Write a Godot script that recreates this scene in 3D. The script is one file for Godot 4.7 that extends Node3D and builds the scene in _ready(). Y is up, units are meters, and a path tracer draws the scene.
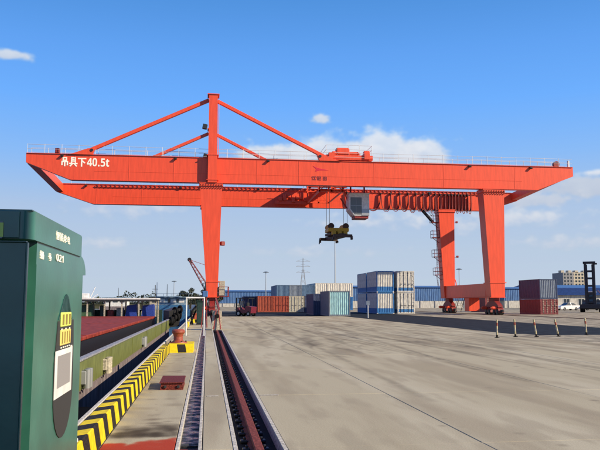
extends Node3D

# ---------------------------------------------------------------- shared state
var M := {}
var used := {}
var rng := RandomNumberGenerator.new()
var noise_tex := {}

# ---------------------------------------------------------------- naming and tagging
func numbered(called: String) -> String:
	if not used.has(called):
		used[called] = 0
		return called
	used[called] += 1
	return "%s_%03d" % [called, used[called]]

func thing(called: String, label: String, category: String, at := Vector3.ZERO, turn := 0.0, group := "") -> Node3D:
	var o := Node3D.new()
	o.name = numbered(called)
	add_child(o)
	o.position = at
	o.rotation.y = turn
	tag(o, label, category, group)
	return o

func tag(o: Node, label: String, category: String, group := "") -> void:
	o.set_meta("label", label)
	o.set_meta("category", category)
	if group != "":
		o.set_meta("group", group)

func structure(called: String) -> Node3D:
	var o := Node3D.new()
	o.name = numbered(called)
	o.set_meta("kind", "structure")
	add_child(o)
	return o

func part(called: String, s: SurfaceTool, mat: Material, parent: Node) -> MeshInstance3D:
	var o := MeshInstance3D.new()
	o.name = called if parent != self else numbered(called)
	o.mesh = s.commit()
	o.material_override = mat
	parent.add_child(o, true)
	return o

func mesh_part(called: String, mesh: Mesh, mat: Material, parent: Node, at := Vector3.ZERO) -> MeshInstance3D:
	var o := MeshInstance3D.new()
	o.name = called
	o.mesh = mesh
	o.material_override = mat
	parent.add_child(o, true)
	o.position = at
	return o

func hub(called: String, parent: Node, at := Vector3.ZERO) -> Node3D:
	var o := Node3D.new()
	o.name = called
	parent.add_child(o, true)
	o.position = at
	return o

func copy(o: Node3D, called: String, label: String, at: Vector3, turn := 0.0) -> Node3D:
	var c: Node3D = o.duplicate()
	c.name = numbered(called)
	add_child(c)
	c.position = at
	c.rotation.y = turn
	c.set_meta("label", label)
	return c

# ---------------------------------------------------------------- geometry helpers
func mb() -> SurfaceTool:
	var s := SurfaceTool.new()
	s.begin(Mesh.PRIMITIVE_TRIANGLES)
	return s

func face(s: SurfaceTool, pts: Array, out: Vector3) -> void:
	var n: Vector3 = (pts[2] - pts[0]).cross(pts[1] - pts[0])
	var i := 3
	while n.length() < 1e-9 and i < pts.size():
		n = (pts[i] - pts[0]).cross(pts[i - 1] - pts[0])
		i += 1
	n = n.normalized()
	var q := pts.duplicate()
	if n.dot(out) < 0.0:
		n = -n
		q.reverse()
	for k in range(1, q.size() - 1):
		for v in [q[0], q[k], q[k + 1]]:
			s.set_normal(n)
			s.add_vertex(v)

func hexa(s: SurfaceTool, p: Array) -> void:   # p: bottom four in a ring, then top four in the same order
	var c := Vector3.ZERO
	for v in p:
		c += v
	c /= 8.0
	for f in [[0, 1, 2, 3], [4, 5, 6, 7], [0, 1, 5, 4], [1, 2, 6, 5], [2, 3, 7, 6], [3, 0, 4, 7]]:
		var q := [p[f[0]], p[f[1]], p[f[2]], p[f[3]]]
		face(s, q, (q[0] + q[1] + q[2] + q[3]) / 4.0 - c)

func box(s: SurfaceTool, c: Vector3, size: Vector3, b := Basis.IDENTITY, ch := 0.0) -> void:
	var h := size / 2.0
	if ch <= 0.0:
		var p := []
		for y in [-1, 1]:
			for k in [[-1, -1], [1, -1], [1, 1], [-1, 1]]:
				p.append(c + b * Vector3(k[0] * h.x, y * h.y, k[1] * h.z))
		hexa(s, p)
		return
	ch = minf(ch, minf(h.x, minf(h.y, h.z)) * 0.95)
	var pt := func(sx, sy, sz, axis):
		var v := Vector3(sx * (h.x - ch), sy * (h.y - ch), sz * (h.z - ch))
		if axis == 0: v.x = sx * h.x
		if axis == 1: v.y = sy * h.y
		if axis == 2: v.z = sz * h.z
		return c + b * v
	for d in [-1, 1]:
		face(s, [pt.call(d, -1, -1, 0), pt.call(d, 1, -1, 0), pt.call(d, 1, 1, 0), pt.call(d, -1, 1, 0)], b * Vector3(d, 0, 0))
		face(s, [pt.call(-1, d, -1, 1), pt.call(1, d, -1, 1), pt.call(1, d, 1, 1), pt.call(-1, d, 1, 1)], b * Vector3(0, d, 0))
		face(s, [pt.call(-1, -1, d, 2), pt.call(1, -1, d, 2), pt.call(1, 1, d, 2), pt.call(-1, 1, d, 2)], b * Vector3(0, 0, d))
		for e in [-1, 1]:
			face(s, [pt.call(d, e, -1, 0), pt.call(d, e, 1, 0), pt.call(d, e, 1, 1), pt.call(d, e, -1, 1)], b * Vector3(d, e, 0))
			face(s, [pt.call(-1, d, e, 1), pt.call(1, d, e, 1), pt.call(1, d, e, 2), pt.call(-1, d, e, 2)], b * Vector3(0, d, e))
			face(s, [pt.call(d, -1, e, 0), pt.call(d, 1, e, 0), pt.call(d, 1, e, 2), pt.call(d, -1, e, 2)], b * Vector3(d, 0, e))
			for g in [-1, 1]:
				face(s, [pt.call(d, e, g, 0), pt.call(d, e, g, 1), pt.call(d, e, g, 2)], b * Vector3(d, e, g))

func span(s: SurfaceTool, a: Vector3, b: Vector3, ch := 0.0) -> void:   # box between two corners
	box(s, (a + b) / 2.0, (b - a).abs(), Basis.IDENTITY, ch)

func along(a: Vector3, b: Vector3) -> Basis:
	var y := (b - a).normalized()
	var up := Vector3.UP if absf(y.y) < 0.9 else Vector3.RIGHT
	var x := y.cross(up).normalized()
	return Basis(x, y, x.cross(y))

func beam(s: SurfaceTool, a: Vector3, b: Vector3, w: float, h: float, ch := 0.0) -> void:
	box(s, (a + b) / 2.0, Vector3(w, a.distance_to(b), h), along(a, b), ch)

func tube(s: SurfaceTool, a: Vector3, b: Vector3, r0: float, r1 := -1.0, n := 8, caps := true) -> void:
	if r1 < 0.0: r1 = r0
	var m := along(a, b)
	for k in n:
		var d0 := m.x * cos(TAU * k / n) + m.z * sin(TAU * k / n)
		var d1 := m.x * cos(TAU * (k + 1) / n) + m.z * sin(TAU * (k + 1) / n)
		var q := [[a + d0 * r0, d0], [a + d1 * r0, d1], [b + d1 * r1, d1], [b + d0 * r1, d0]]
		for t in [[0, 1, 2], [0, 2, 3]]:
			for i in t:
				s.set_normal(q[i][1])
				s.add_vertex(q[i][0])
		if caps:
			face(s, [a, a + d0 * r0, a + d1 * r0], a - b)
			face(s, [b, b + d0 * r1, b + d1 * r1], b - a)

func path(s: SurfaceTool, pts: Array, r: float, n := 6) -> void:
	for i in pts.size() - 1:
		tube(s, pts[i], pts[i + 1], r, r, n, i == 0 or i == pts.size() - 2)

func lathe(s: SurfaceTool, prof: Array, n: int, at: Vector3, b := Basis.IDENTITY) -> void:   # prof: [radius, height]
	for i in prof.size() - 1:
		var e := Vector2(prof[i + 1][0] - prof[i][0], prof[i + 1][1] - prof[i][1])
		var nn := Vector2(e.y, -e.x).normalized()
		for k in n:
			var q := []
			for f in [[i, k], [i, k + 1], [i + 1, k + 1], [i + 1, k]]:
				var a: float = TAU * f[1] / n
				q.append([at + b * Vector3(cos(a) * prof[f[0]][0], prof[f[0]][1], sin(a) * prof[f[0]][0]), b * Vector3(cos(a) * nn.x, nn.y, sin(a) * nn.x)])
			for t in [[0, 1, 2], [0, 2, 3]]:
				for j in t:
					s.set_normal(q[j][1])
					s.add_vertex(q[j][0])

func torus(s: SurfaceTool, at: Vector3, b: Basis, big: float, small: float, n := 16, m := 8) -> void:
	var prof := []
	for k in m + 1:
		prof.append([big + cos(TAU * k / m) * small, sin(TAU * k / m) * small])
	lathe(s, prof, n, at, b)

func prism(s: SurfaceTool, poly: Array, o: Vector3, u: Vector3, v: Vector3, w: Vector3) -> void:   # polygon in (u, v), pushed along w
	var pk := PackedVector2Array(poly)
	var tri := Geometry2D.triangulate_polygon(pk)
	for k in range(0, tri.size(), 3):
		var a := []
		for j in 3:
			a.append(o + u * pk[tri[k + j]].x + v * pk[tri[k + j]].y)
		face(s, a, -w)
		face(s, [a[0] + w, a[1] + w, a[2] + w], w)
	var sgn := 0.0
	for k in pk.size():
		sgn += pk[k].cross(pk[(k + 1) % pk.size()])
	for k in pk.size():
		var p0 := pk[k]
		var p1 := pk[(k + 1) % pk.size()]
		var nrm := Vector2(p1.y - p0.y, p0.x - p1.x) * signf(sgn)
		var a := o + u * p0.x + v * p0.y
		var b := o + u * p1.x + v * p1.y
		face(s, [a, b, b + w, a + w], u * nrm.x + v * nrm.y)

func corrugated(s: SurfaceTool, o: Vector3, u: Vector3, v: Vector3, n: Vector3, length: float, height: float, period: float, depth: float) -> void:
	var count := maxi(2, roundi(length / period))
	var p := length / count
	var x := 0.0
	var prof := []
	for k in count:
		for e in [[0.0, 0.0], [0.28, 0.0], [0.5, -depth], [0.78, -depth]]:
			prof.append([x + e[0] * p, e[1]])
		x += p
	prof.append([length, 0.0])
	for k in prof.size() - 1:
		var a: Vector3 = o + u * prof[k][0] + n * prof[k][1]
		var b: Vector3 = o + u * prof[k + 1][0] + n * prof[k + 1][1]
		face(s, [a, b, b + v * height, a + v * height], n)

# writing: strokes of each character in a unit square
const STROKES := {
	"diao": [[.28, .98, .72, .98, .72, .66, .28, .66, .28, .98], [.13, .12, .13, .5, .87, .5, .87, .12], [.5, .66, .5, 0]],
	"ju": [[.25, .36, .25, 1, .75, 1, .75, .36], [.25, .8, .75, .8], [.25, .6, .75, .6], [0, .3, 1, .3], [.35, .26, .08, 0], [.65, .26, .92, 0]],
	"xia": [[0, .92, 1, .92], [.45, .92, .45, 0], [.5, .66, .85, .42]],
	"zhi": [[.2, 1, .08, .8], [.12, .85, .5, .85], [.02, .66, .55, .66], [.3, .85, .28, .66, .05, .46], [.34, .62, .52, .48], [.62, .9, .95, .9, .95, .55, .62, .55, .62, .9], [.2, 0, .2, .4, .8, .4, .8, 0, .2, 0], [.2, .2, .8, .2]],
	"neng": [[.2, 1, .05, .78, .45, .8], [.08, 0, .08, .62, .42, .62, .42, 0], [.08, .42, .42, .42], [.08, .22, .42, .22], [.6, 1, .6, .6, .95, .6], [.9, .92, .6, .8], [.6, .48, .6, .05, .95, .05], [.9, .4, .6, .28]],
	"an": [[.5, 1, .5, .78], [.2, .92, .2, .76, .8, .76, .8, .92], [.95, .62, .12, .62, .02, 0], [.3, .42, .85, .42], [.2, .22, .95, .22], [.57, .42, .57, 0]],
	"dian": [[.15, .85, .8, .85, .8, .3, .15, .3, .15, .85], [.15, .58, .8, .58], [.47, 1, .47, .05, .95, .05, .95, .2]],
	"bian": [[.25, 1, .05, .7, .3, .7, .05, .4, .32, .42], [.05, .1, .35, .2], [.4, 0, .45, .88, .92, .88, .92, .66, .45, .66], [.5, 0, .5, .5, .95, .5, .95, 0], [.65, .5, .65, 0], [.8, .5, .8, 0]],
	"hao": [[.25, .98, .75, .98, .75, .68, .25, .68, .25, .98], [.05, .52, .95, .52], [.35, .52, .3, .32, .8, .32, .7, .02, .5, .06]],
	"mark_a": [[.18, 1, .18, 0], [0, .68, .38, .68], [.5, .92, 1, .92], [.75, .92, .75, .08], [.45, .08, 1, .08]],
	"mark_b": [[.15, 1, .15, 0], [0, .7, .35, .7], [.45, .95, .95, .95, .95, .55, .45, .55, .45, .05, 1, .05]],
	"mark_c": [[.1, 0, .1, .95, .9, .95, .9, 0, .1, 0], [.1, .48, .9, .48], [.5, .95, .5, 0]],
}

func glyph(s: SurfaceTool, key: String, o: Vector3, u: Vector3, v: Vector3, w: float, depth: Vector3) -> void:   # u, v span the square
	var lift := 1.0
	for line in STROKES[key]:
		for k in range(0, line.size() - 2, 2):
			var a: Vector3 = o + u * line[k] + v * line[k + 1]
			var b: Vector3 = o + u * line[k + 2] + v * line[k + 3]
			var d := (b - a).normalized()
			var side := d.cross(depth.normalized()) * w * 0.5
			a -= d * w * 0.4
			b += d * w * 0.4
			lift += 0.14   # no two strokes end in the same plane
			var d2 := depth * lift
			var d1 := depth * (-0.5 - lift * 0.1)
			hexa(s, [a - side + d1, b - side + d1, b + side + d1, a + side + d1, a - side + d2, b - side + d2, b + side + d2, a + side + d2])

func lettering(text: String, height: float, bold := true, depth := 0.01) -> TextMesh:
	var f := SystemFont.new()
	f.font_names = PackedStringArray(["Droid Sans"])
	f.font_weight = 700 if bold else 400
	var t := TextMesh.new()
	t.font = f
	t.text = text
	t.font_size = 64
	t.pixel_size = height / 46.0
	t.depth = depth
	t.horizontal_alignment = HORIZONTAL_ALIGNMENT_LEFT
	t.vertical_alignment = VERTICAL_ALIGNMENT_BOTTOM
	return t

# ---------------------------------------------------------------- materials
func lin(r: float, g: float, b: float, a := 1.0) -> Color:
	var c := Color(r, g, b).linear_to_srgb()
	c.a = a
	return c

func ntex(key: String, freq: float, lo: float, hi: float, size := 512, octaves := 4, kind := FastNoiseLite.TYPE_SIMPLEX_SMOOTH, sd := 1, normal := false, bump := 4.0) -> NoiseTexture2D:
	if noise_tex.has(key):
		return noise_tex[key]
	var n := FastNoiseLite.new()
	n.seed = sd
	n.noise_type = kind
	n.frequency = freq
	n.fractal_octaves = octaves
	var t := NoiseTexture2D.new()
	t.width = size
	t.height = size
	t.seamless = true
	t.noise = n
	if normal:
		t.as_normal_map = true
		t.bump_strength = bump
	else:
		var g := Gradient.new()
		g.set_color(0, Color(lo, lo, lo))
		g.set_color(1, Color(hi, hi, hi))
		t.color_ramp = g
	noise_tex[key] = t
	return t

func surf(key: String, c: Color, rough := 0.6, metal := 0.0, tex := "mottle", scale := Vector3(0.5, 0.5, 0.5), bumpy := 0.0, coat := 0.0) -> StandardMaterial3D:
	var m := StandardMaterial3D.new()
	m.resource_name = key
	m.albedo_color = c
	m.roughness = rough
	m.metallic = metal
	if tex != "":
		m.albedo_texture = noise_tex[tex]
		m.uv1_triplanar = true
		m.uv1_world_triplanar = true
		m.uv1_scale = scale
	if bumpy > 0.0:
		m.normal_enabled = true
		m.normal_texture = noise_tex["grain_n"]
		m.normal_scale = bumpy
	if coat > 0.0:
		m.clearcoat_enabled = true
		m.clearcoat = coat
		m.clearcoat_roughness = 0.15
	M[key] = m
	return m

func make_materials() -> void:
	ntex("paint", 0.02, 0.89, 1.0, 512, 4, FastNoiseLite.TYPE_SIMPLEX_SMOOTH, 2)
	ntex("mottle", 0.012, 0.80, 1.0, 512, 5, FastNoiseLite.TYPE_SIMPLEX_SMOOTH, 3)
	ntex("worn", 0.02, 0.55, 1.0, 512, 6, FastNoiseLite.TYPE_SIMPLEX_SMOOTH, 5)
	ntex("streak", 0.03, 0.72, 1.0, 512, 4, FastNoiseLite.TYPE_SIMPLEX_SMOOTH, 7)
	ntex("fine", 0.12, 0.82, 1.0, 512, 3, FastNoiseLite.TYPE_SIMPLEX_SMOOTH, 9)
	ntex("rust", 0.03, 0.35, 1.0, 512, 6, FastNoiseLite.TYPE_SIMPLEX_SMOOTH, 11)
	ntex("grain_n", 0.15, 0, 1, 512, 4, FastNoiseLite.TYPE_SIMPLEX_SMOOTH, 13, true, 3.0)
	ntex("wave_n", 0.02, 0, 1, 512, 4, FastNoiseLite.TYPE_SIMPLEX_SMOOTH, 15, true, 6.0)
	surf("crane", lin(0.80, 0.082, 0.028), 0.42, 0.0, "paint", Vector3(0.3, 0.035, 0.3), 0.04)
	surf("bogie", lin(0.36, 0.035, 0.03), 0.55, 0.0, "worn", Vector3(0.6, 0.6, 0.6))
	surf("bolt", lin(0.16, 0.03, 0.02), 0.6, 0.3, "")
	surf("white", lin(0.78, 0.78, 0.76), 0.5, 0.0, "mottle", Vector3(0.4, 0.4, 0.4))
	surf("letter", lin(0.85, 0.82, 0.72), 0.5, 0.0, "")
	surf("galv", lin(0.42, 0.44, 0.46), 0.45, 0.5, "fine", Vector3(1, 1, 1))
	surf("rail_paint", lin(0.55, 0.56, 0.58), 0.5, 0.2, "")
	surf("steel_dark", lin(0.05, 0.052, 0.056), 0.5, 0.3, "worn", Vector3(0.8, 0.8, 0.8))
	surf("rubber", lin(0.018, 0.018, 0.019), 0.8, 0.0, "worn", Vector3(2, 2, 2))
	surf("black", lin(0.012, 0.012, 0.013), 0.6, 0.0, "")
	surf("glass", lin(0.03, 0.04, 0.05), 0.08, 0.0, "")
	surf("cabin_glass", lin(0.10, 0.11, 0.12), 0.08, 0.0, "")
	surf("yellow", lin(0.80, 0.50, 0.02), 0.55, 0.0, "worn", Vector3(1.2, 1.2, 1.2))
	surf("kerb_yellow", lin(0.82, 0.62, 0.02), 0.6, 0.0, "mottle", Vector3(1.3, 1.3, 1.3), 0.25)
	surf("kerb_black", lin(0.055, 0.050, 0.045), 0.7, 0.0, "rust", Vector3(2.2, 2.2, 2.2), 0.25)
	surf("kerb_white", lin(0.74, 0.70, 0.62), 0.6, 0.0, "worn", Vector3(1.6, 1.6, 1.6), 0.2)
	surf("red_oxide", lin(0.27, 0.055, 0.04), 0.6, 0.0, "rust", Vector3(2.0, 2.0, 2.0), 0.15)
	surf("bollard", lin(0.42, 0.085, 0.045), 0.55, 0.0, "worn", Vector3(3, 3, 3), 0.2)
	surf("rail_rust", lin(0.36, 0.095, 0.075), 0.7, 0.0, "rust", Vector3(1.5, 1.5, 1.5), 0.1)
	surf("bed", lin(0.022, 0.021, 0.022), 0.75, 0.0, "rust", Vector3(1.2, 1.2, 1.2), 0.4)
	surf("belt", lin(0.035, 0.04, 0.05), 0.10, 0.0, "rust", Vector3(0.45, 0.45, 0.45), 0.35)
	surf("concrete", lin(0.47, 0.42, 0.315), 0.85, 0.0, "worn", Vector3(0.07, 0.07, 0.07), 0.2)
	surf("concrete_light", lin(0.54, 0.49, 0.385), 0.85, 0.0, "worn", Vector3(0.09, 0.09, 0.09), 0.2)
	surf("wall_concrete", lin(0.24, 0.22, 0.19), 0.9, 0.0, "rust", Vector3(0.3, 0.3, 0.3), 0.3)
	surf("joint", lin(0.12, 0.10, 0.08), 0.95, 0.0, "worn", Vector3(0.5, 0.5, 0.5))
	surf("asphalt", lin(0.028, 0.036, 0.044), 0.8, 0.0, "worn", Vector3(0.12, 0.12, 0.12), 0.2)
	surf("cabinet", lin(0.038, 0.165, 0.122), 0.34, 0.0, "mottle", Vector3(0.25, 0.25, 0.25), 0.02, 0.3)
	surf("panel", lin(0.030, 0.030, 0.028), 0.5, 0.0, "fine", Vector3(2, 2, 2))
	surf("fan", lin(0.012, 0.055, 0.055), 0.4, 0.0, "")
	surf("slot_green", lin(0.55, 0.66, 0.12), 0.5, 0.0, "")
	surf("slot_yellow", lin(0.72, 0.55, 0.14), 0.5, 0.0, "")
	surf("slot_dark", lin(0.22, 0.16, 0.03), 0.6, 0.0, "")
	surf("print_grey", lin(0.30, 0.29, 0.29), 0.6, 0.0, "fine", Vector3(4, 4, 4))
	surf("logo", lin(0.55, 0.012, 0.035), 0.45, 0.0, "")
	surf("logo_text", lin(0.22, 0.02, 0.02), 0.5, 0.0, "")
	surf("hull", lin(0.30, 0.25, 0.265), 0.6, 0.0, "worn", Vector3(0.35, 0.1, 0.35), 0.1)
	surf("olive", lin(0.165, 0.19, 0.055), 0.5, 0.0, "mottle", Vector3(0.5, 0.3, 0.5), 0.1)
	surf("cap_rail", lin(0.42, 0.43, 0.41), 0.45, 0.1, "worn", Vector3(0.7, 0.7, 0.7), 0.1)
	surf("navy", lin(0.012, 0.011, 0.018), 0.5, 0.0, "worn", Vector3(0.5, 0.5, 0.5))
	surf("hatch", lin(0.34, 0.055, 0.036), 0.6, 0.0, "worn", Vector3(0.25, 0.25, 0.25), 0.1)
	surf("deck", lin(0.075, 0.05, 0.05), 0.75, 0.0, "rust", Vector3(0.5, 0.5, 0.5))
	surf("tarp_blue", lin(0.02, 0.06, 0.42), 0.55, 0.0, "worn", Vector3(1, 1, 1), 0.3)
	surf("green", lin(0.06, 0.14, 0.06), 0.6, 0.0, "worn", Vector3(0.8, 0.8, 0.8))
	surf("machine_green", lin(0.02, 0.06, 0.045), 0.5, 0.0, "worn", Vector3(1, 1, 1))
	surf("boat_blue", lin(0.05, 0.19, 0.42), 0.5, 0.0, "worn", Vector3(0.5, 0.5, 0.5))
	surf("boat_pale", lin(0.30, 0.45, 0.60), 0.5, 0.0, "worn", Vector3(0.5, 0.5, 0.5))
	surf("spreader", lin(0.12, 0.06, 0.04), 0.6, 0.1, "rust", Vector3(1, 1, 1))
	surf("jib", lin(0.33, 0.07, 0.09), 0.55, 0.0, "worn", Vector3(0.6, 0.6, 0.6))
	surf("bark", lin(0.06, 0.045, 0.03), 0.9, 0.0, "rust", Vector3(1, 1, 1))
	surf("leaf", lin(0.05, 0.07, 0.032), 0.7, 0.0, "worn", Vector3(0.4, 0.4, 0.4))
	surf("leaf_dark", lin(0.035, 0.05, 0.03), 0.7, 0.0, "worn", Vector3(0.4, 0.4, 0.4))
	surf("bank", lin(0.10, 0.10, 0.06), 0.95, 0.0, "worn", Vector3(0.02, 0.02, 0.02))
	surf("warehouse_blue", lin(0.07, 0.175, 0.40), 0.5, 0.0, "streak", Vector3(0.1, 0.03, 0.1))
	surf("roof_navy", lin(0.02, 0.045, 0.16), 0.5, 0.0, "worn", Vector3(0.15, 0.15, 0.15))
	surf("wall_white", lin(0.62, 0.60, 0.55), 0.7, 0.0, "streak", Vector3(0.15, 0.04, 0.15))
	surf("wall_beige", lin(0.55, 0.49, 0.38), 0.8, 0.0, "mottle", Vector3(0.1, 0.1, 0.1))
	surf("wall_grey", lin(0.28, 0.28, 0.29), 0.8, 0.0, "mottle", Vector3(0.1, 0.1, 0.1))
	surf("vehicle_navy", lin(0.02, 0.027, 0.045), 0.5, 0.1, "worn", Vector3(0.6, 0.6, 0.6))
	surf("vehicle_red", lin(0.22, 0.018, 0.045), 0.5, 0.0, "worn", Vector3(0.8, 0.8, 0.8))
	surf("car_white", lin(0.74, 0.74, 0.73), 0.3, 0.0, "", Vector3.ONE, 0.0, 0.6)
	for c in [["box_cyan", 0.36, 0.62, 0.66], ["box_slate", 0.16, 0.185, 0.23], ["box_white", 0.74, 0.72, 0.66], ["box_blue", 0.035, 0.20, 0.52], ["box_navy", 0.03, 0.055, 0.13], ["box_maroon", 0.22, 0.035, 0.04], ["box_red", 0.42, 0.085, 0.045], ["box_cream", 0.58, 0.56, 0.46], ["box_steel", 0.10, 0.19, 0.33], ["box_grey", 0.20, 0.25, 0.33], ["box_deep", 0.05, 0.07, 0.16]]:
		surf(c[0], lin(c[1], c[2], c[3]), 0.5, 0.0, "streak", Vector3(0.35, 0.09, 0.35), 0.06)
	surf("cone_cream", lin(0.62, 0.56, 0.44), 0.7, 0.0, "worn", Vector3(1, 1, 1))
	surf("post_yellow", lin(0.70, 0.60, 0.34), 0.6, 0.0, "worn", Vector3(3, 3, 3))
	for key in ["concrete", "concrete_light", "asphalt", "hatch", "joint", "wall_concrete", "bank", "deck", "red_oxide", "kerb_black", "kerb_yellow", "kerb_white", "rubber", "bed", "rail_rust"]:
		M[key].metallic_specular = 0.22
	ntex("wet", 0.018, -0.35, 1.25, 512, 5, FastNoiseLite.TYPE_SIMPLEX_SMOOTH, 41)
	M.belt.roughness = 1.0
	M.belt.roughness_texture = noise_tex["wet"]
	var w := surf("water", lin(0.025, 0.035, 0.032), 0.06, 0.0, "")
	w.normal_enabled = true
	w.normal_texture = noise_tex["wave_n"]
	w.normal_scale = 0.35
	w.uv1_triplanar = true
	w.uv1_world_triplanar = true
	w.uv1_scale = Vector3(0.12, 0.12, 0.12)

# paved yard: one colour map for the slabs, laid out in world metres
const MAP_X0 := -2.0
const MAP_X1 := 17.0
const MAP_Z0 := -3.0
const MAP_Z1 := -83.0

func soft_brush(w: int, h: int, c: Color, a: float) -> Image:
	var im := Image.create(w, h, false, Image.FORMAT_RGBA8)
	for y in h:
		for x in w:
			var d := Vector2((x + 0.5) / w * 2.0 - 1.0, (y + 0.5) / h * 2.0 - 1.0).length()
			im.set_pixel(x, y, Color(c.r, c.g, c.b, a * clampf(1.3 - 1.3 * d, 0.0, 1.0)))
	return im

func to_map(x: float, z: float) -> Vector2i:
	return Vector2i(roundi((x - MAP_X0) / (MAP_X1 - MAP_X0) * 2048.0), roundi((z - MAP_Z0) / (MAP_Z1 - MAP_Z0) * 2048.0))

func blotches(im: Image, c: Color, freq: float, sd: int, lo: float, hi: float, amount: float, stretch: int) -> void:
	var n := FastNoiseLite.new()
	n.seed = sd
	n.frequency = freq
	n.fractal_octaves = 5
	var over := Image.create(512, 512, false, Image.FORMAT_RGBA8)
	for y in 512:
		for x in 512:
			var v := n.get_noise_2d(x * stretch, y) * 0.5 + 0.5
			over.set_pixel(x, y, Color(c.r, c.g, c.b, amount * smoothstep(lo, hi, v)))
	over.resize(2048, 2048, Image.INTERPOLATE_CUBIC)
	im.blend_rect(over, Rect2i(0, 0, 2048, 2048), Vector2i.ZERO)

func stroke(im: Image, brush: Image, pts: Array, step := 0.06, gaps := 0.25) -> void:
	for i in pts.size() - 1:
		var a: Vector2 = pts[i]
		var b: Vector2 = pts[i + 1]
		var steps := maxi(1, int(a.distance_to(b) / step))
		for k in steps:
			if rng.randf() < gaps: continue
			var p := a.lerp(b, float(k) / steps)
			im.blend_rect(brush, Rect2i(Vector2i.ZERO, brush.get_size()), to_map(p.x, p.y) - brush.get_size() / 2)

func arc(c: Vector2, r: float, a0: float, a1: float) -> Array:
	var out := []
	for k in 41:
		var a := deg_to_rad(lerpf(a0, a1, k / 40.0))
		out.append(c + Vector2(cos(a) * r, sin(a) * r))
	return out

func slab_material() -> void:
	var im := Image.create(2048, 2048, false, Image.FORMAT_RGBA8)
	im.fill(lin(0.425, 0.385, 0.278))
	blotches(im, lin(0.50, 0.46, 0.35), 0.012, 21, 0.45, 0.7, 0.6, 1)
	blotches(im, lin(0.285, 0.24, 0.17), 0.01, 22, 0.5, 0.75, 0.5, 2)
	blotches(im, lin(0.31, 0.272, 0.20), 0.05, 23, 0.5, 0.72, 0.45, 1)
	# traffic film and tyre tracks of the vehicles that turn on the yard
	var film := soft_brush(62, 96, lin(0.17, 0.145, 0.115), 0.075)
	for k in 190:
		var p := Vector2(rng.randf_range(2.5, 16), rng.randf_range(-21, -58))
		stroke(im, film, [p, p + Vector2(rng.randf_range(-0.3, 0.3), -0.4)])
	var tyre := soft_brush(30, 8, lin(0.07, 0.06, 0.05), 0.06)
	for k in 16:
		var x0 := rng.randf_range(2.5, 14.0)
		var x1 := x0 + rng.randf_range(-2.5, 2.5)
		stroke(im, tyre, [Vector2(x0, -10.0 - rng.randf() * 15.0), Vector2((x0 + x1) / 2 + rng.randf_range(-0.3, 0.3), -40), Vector2(x1, -78)])
	for k in 16:
		var c := Vector2(rng.randf_range(6, 15), rng.randf_range(-24, -42))
		var r := rng.randf_range(4.0, 9.0)
		var a := rng.randf_range(0, 360)
		var span_deg := rng.randf_range(60, 150)
		stroke(im, tyre, arc(c, r, a, a + span_deg))
		stroke(im, tyre, arc(c, r + 1.9, a, a + span_deg))
	# stains on the quay strip beside the trench, red paint spilt by the cabinet
	for k in 260:
		var p := Vector2(rng.randf_range(-1.12, -0.35), -8.75 - absf(rng.randfn(0, 0.38)))
		var dirt := soft_brush(10 + rng.randi() % 34, 3 + rng.randi() % 6, lin(0.07, 0.055, 0.04), rng.randf_range(0.1, 0.3))
		stroke(im, dirt, [p, p + Vector2(rng.randf_range(-0.12, 0.12), rng.randf_range(-0.05, 0.05))])
	for k in 150:
		var p := Vector2(rng.randf_range(-1.12, -0.35), rng.randf_range(-32, -9))
		stroke(im, soft_brush(8 + k % 7 * 8, 3 + k % 4, lin(0.11, 0.085, 0.06), 0.16), [p, p + Vector2(rng.randf_range(-0.15, 0.15), rng.randf_range(-0.2, 0.2))])
	for k in 240:
		var p := Vector2(rng.randf_range(1.0, 13.0), rng.randf_range(-40, -7.5))
		var r := rng.randf_range(2, 12)
		stroke(im, soft_brush(int(r * 2), maxi(2, int(r * 0.5)), lin(0.12, 0.10, 0.08), rng.randf_range(0.08, 0.35)), [p, p + Vector2(0.05, 0.05)])
	# darker rubber marks where trucks swing round
	var burn := soft_brush(22, 6, lin(0.06, 0.05, 0.045), 0.10)
	for e in [[9.5, -24.0, 4.2, 150, 290], [9.5, -24.0, 5.9, 150, 280], [11.5, -27.0, 3.2, 120, 260], [13.0, -30.5, 6.5, 170, 250], [7.5, -19.0, 6.0, 10, 75], [8.0, -34.0, 7.0, 200, 300], [4.5, -30.0, 9.0, 290, 350]]:
		stroke(im, burn, arc(Vector2(e[0], e[1]), e[2], e[3], e[4]))
	var red := soft_brush(20, 6, lin(0.40, 0.055, 0.03), 0.75)
	for k in 1500:
		var x := rng.randf_range(-1.15, -0.30)
		var edge := -8.32 - 0.07 * sin(x * 9.0) - 0.05 * sin(x * 31.0) + rng.randf_range(-0.16, 0.06) - 0.25 * (x + 0.7)
		var p := Vector2(x, rng.randf_range(edge, -5.0))
		stroke(im, red, [p, p + Vector2(0.03, 0.03)])
	var fine := StandardMaterial3D.new()
	fine.resource_name = "slab_concrete"
	fine.albedo_texture = ImageTexture.create_from_image(im)
	fine.roughness = 0.9
	fine.metallic_specular = 0.2
	fine.detail_enabled = true
	fine.detail_blend_mode = BaseMaterial3D.BLEND_MODE_MUL
	fine.detail_albedo = ntex("slab_fine", 0.09, 0.86, 1.0, 512, 5, FastNoiseLite.TYPE_SIMPLEX_SMOOTH, 31)
	fine.detail_uv_layer = BaseMaterial3D.DETAIL_UV_2
	M["slab"] = fine

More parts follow.
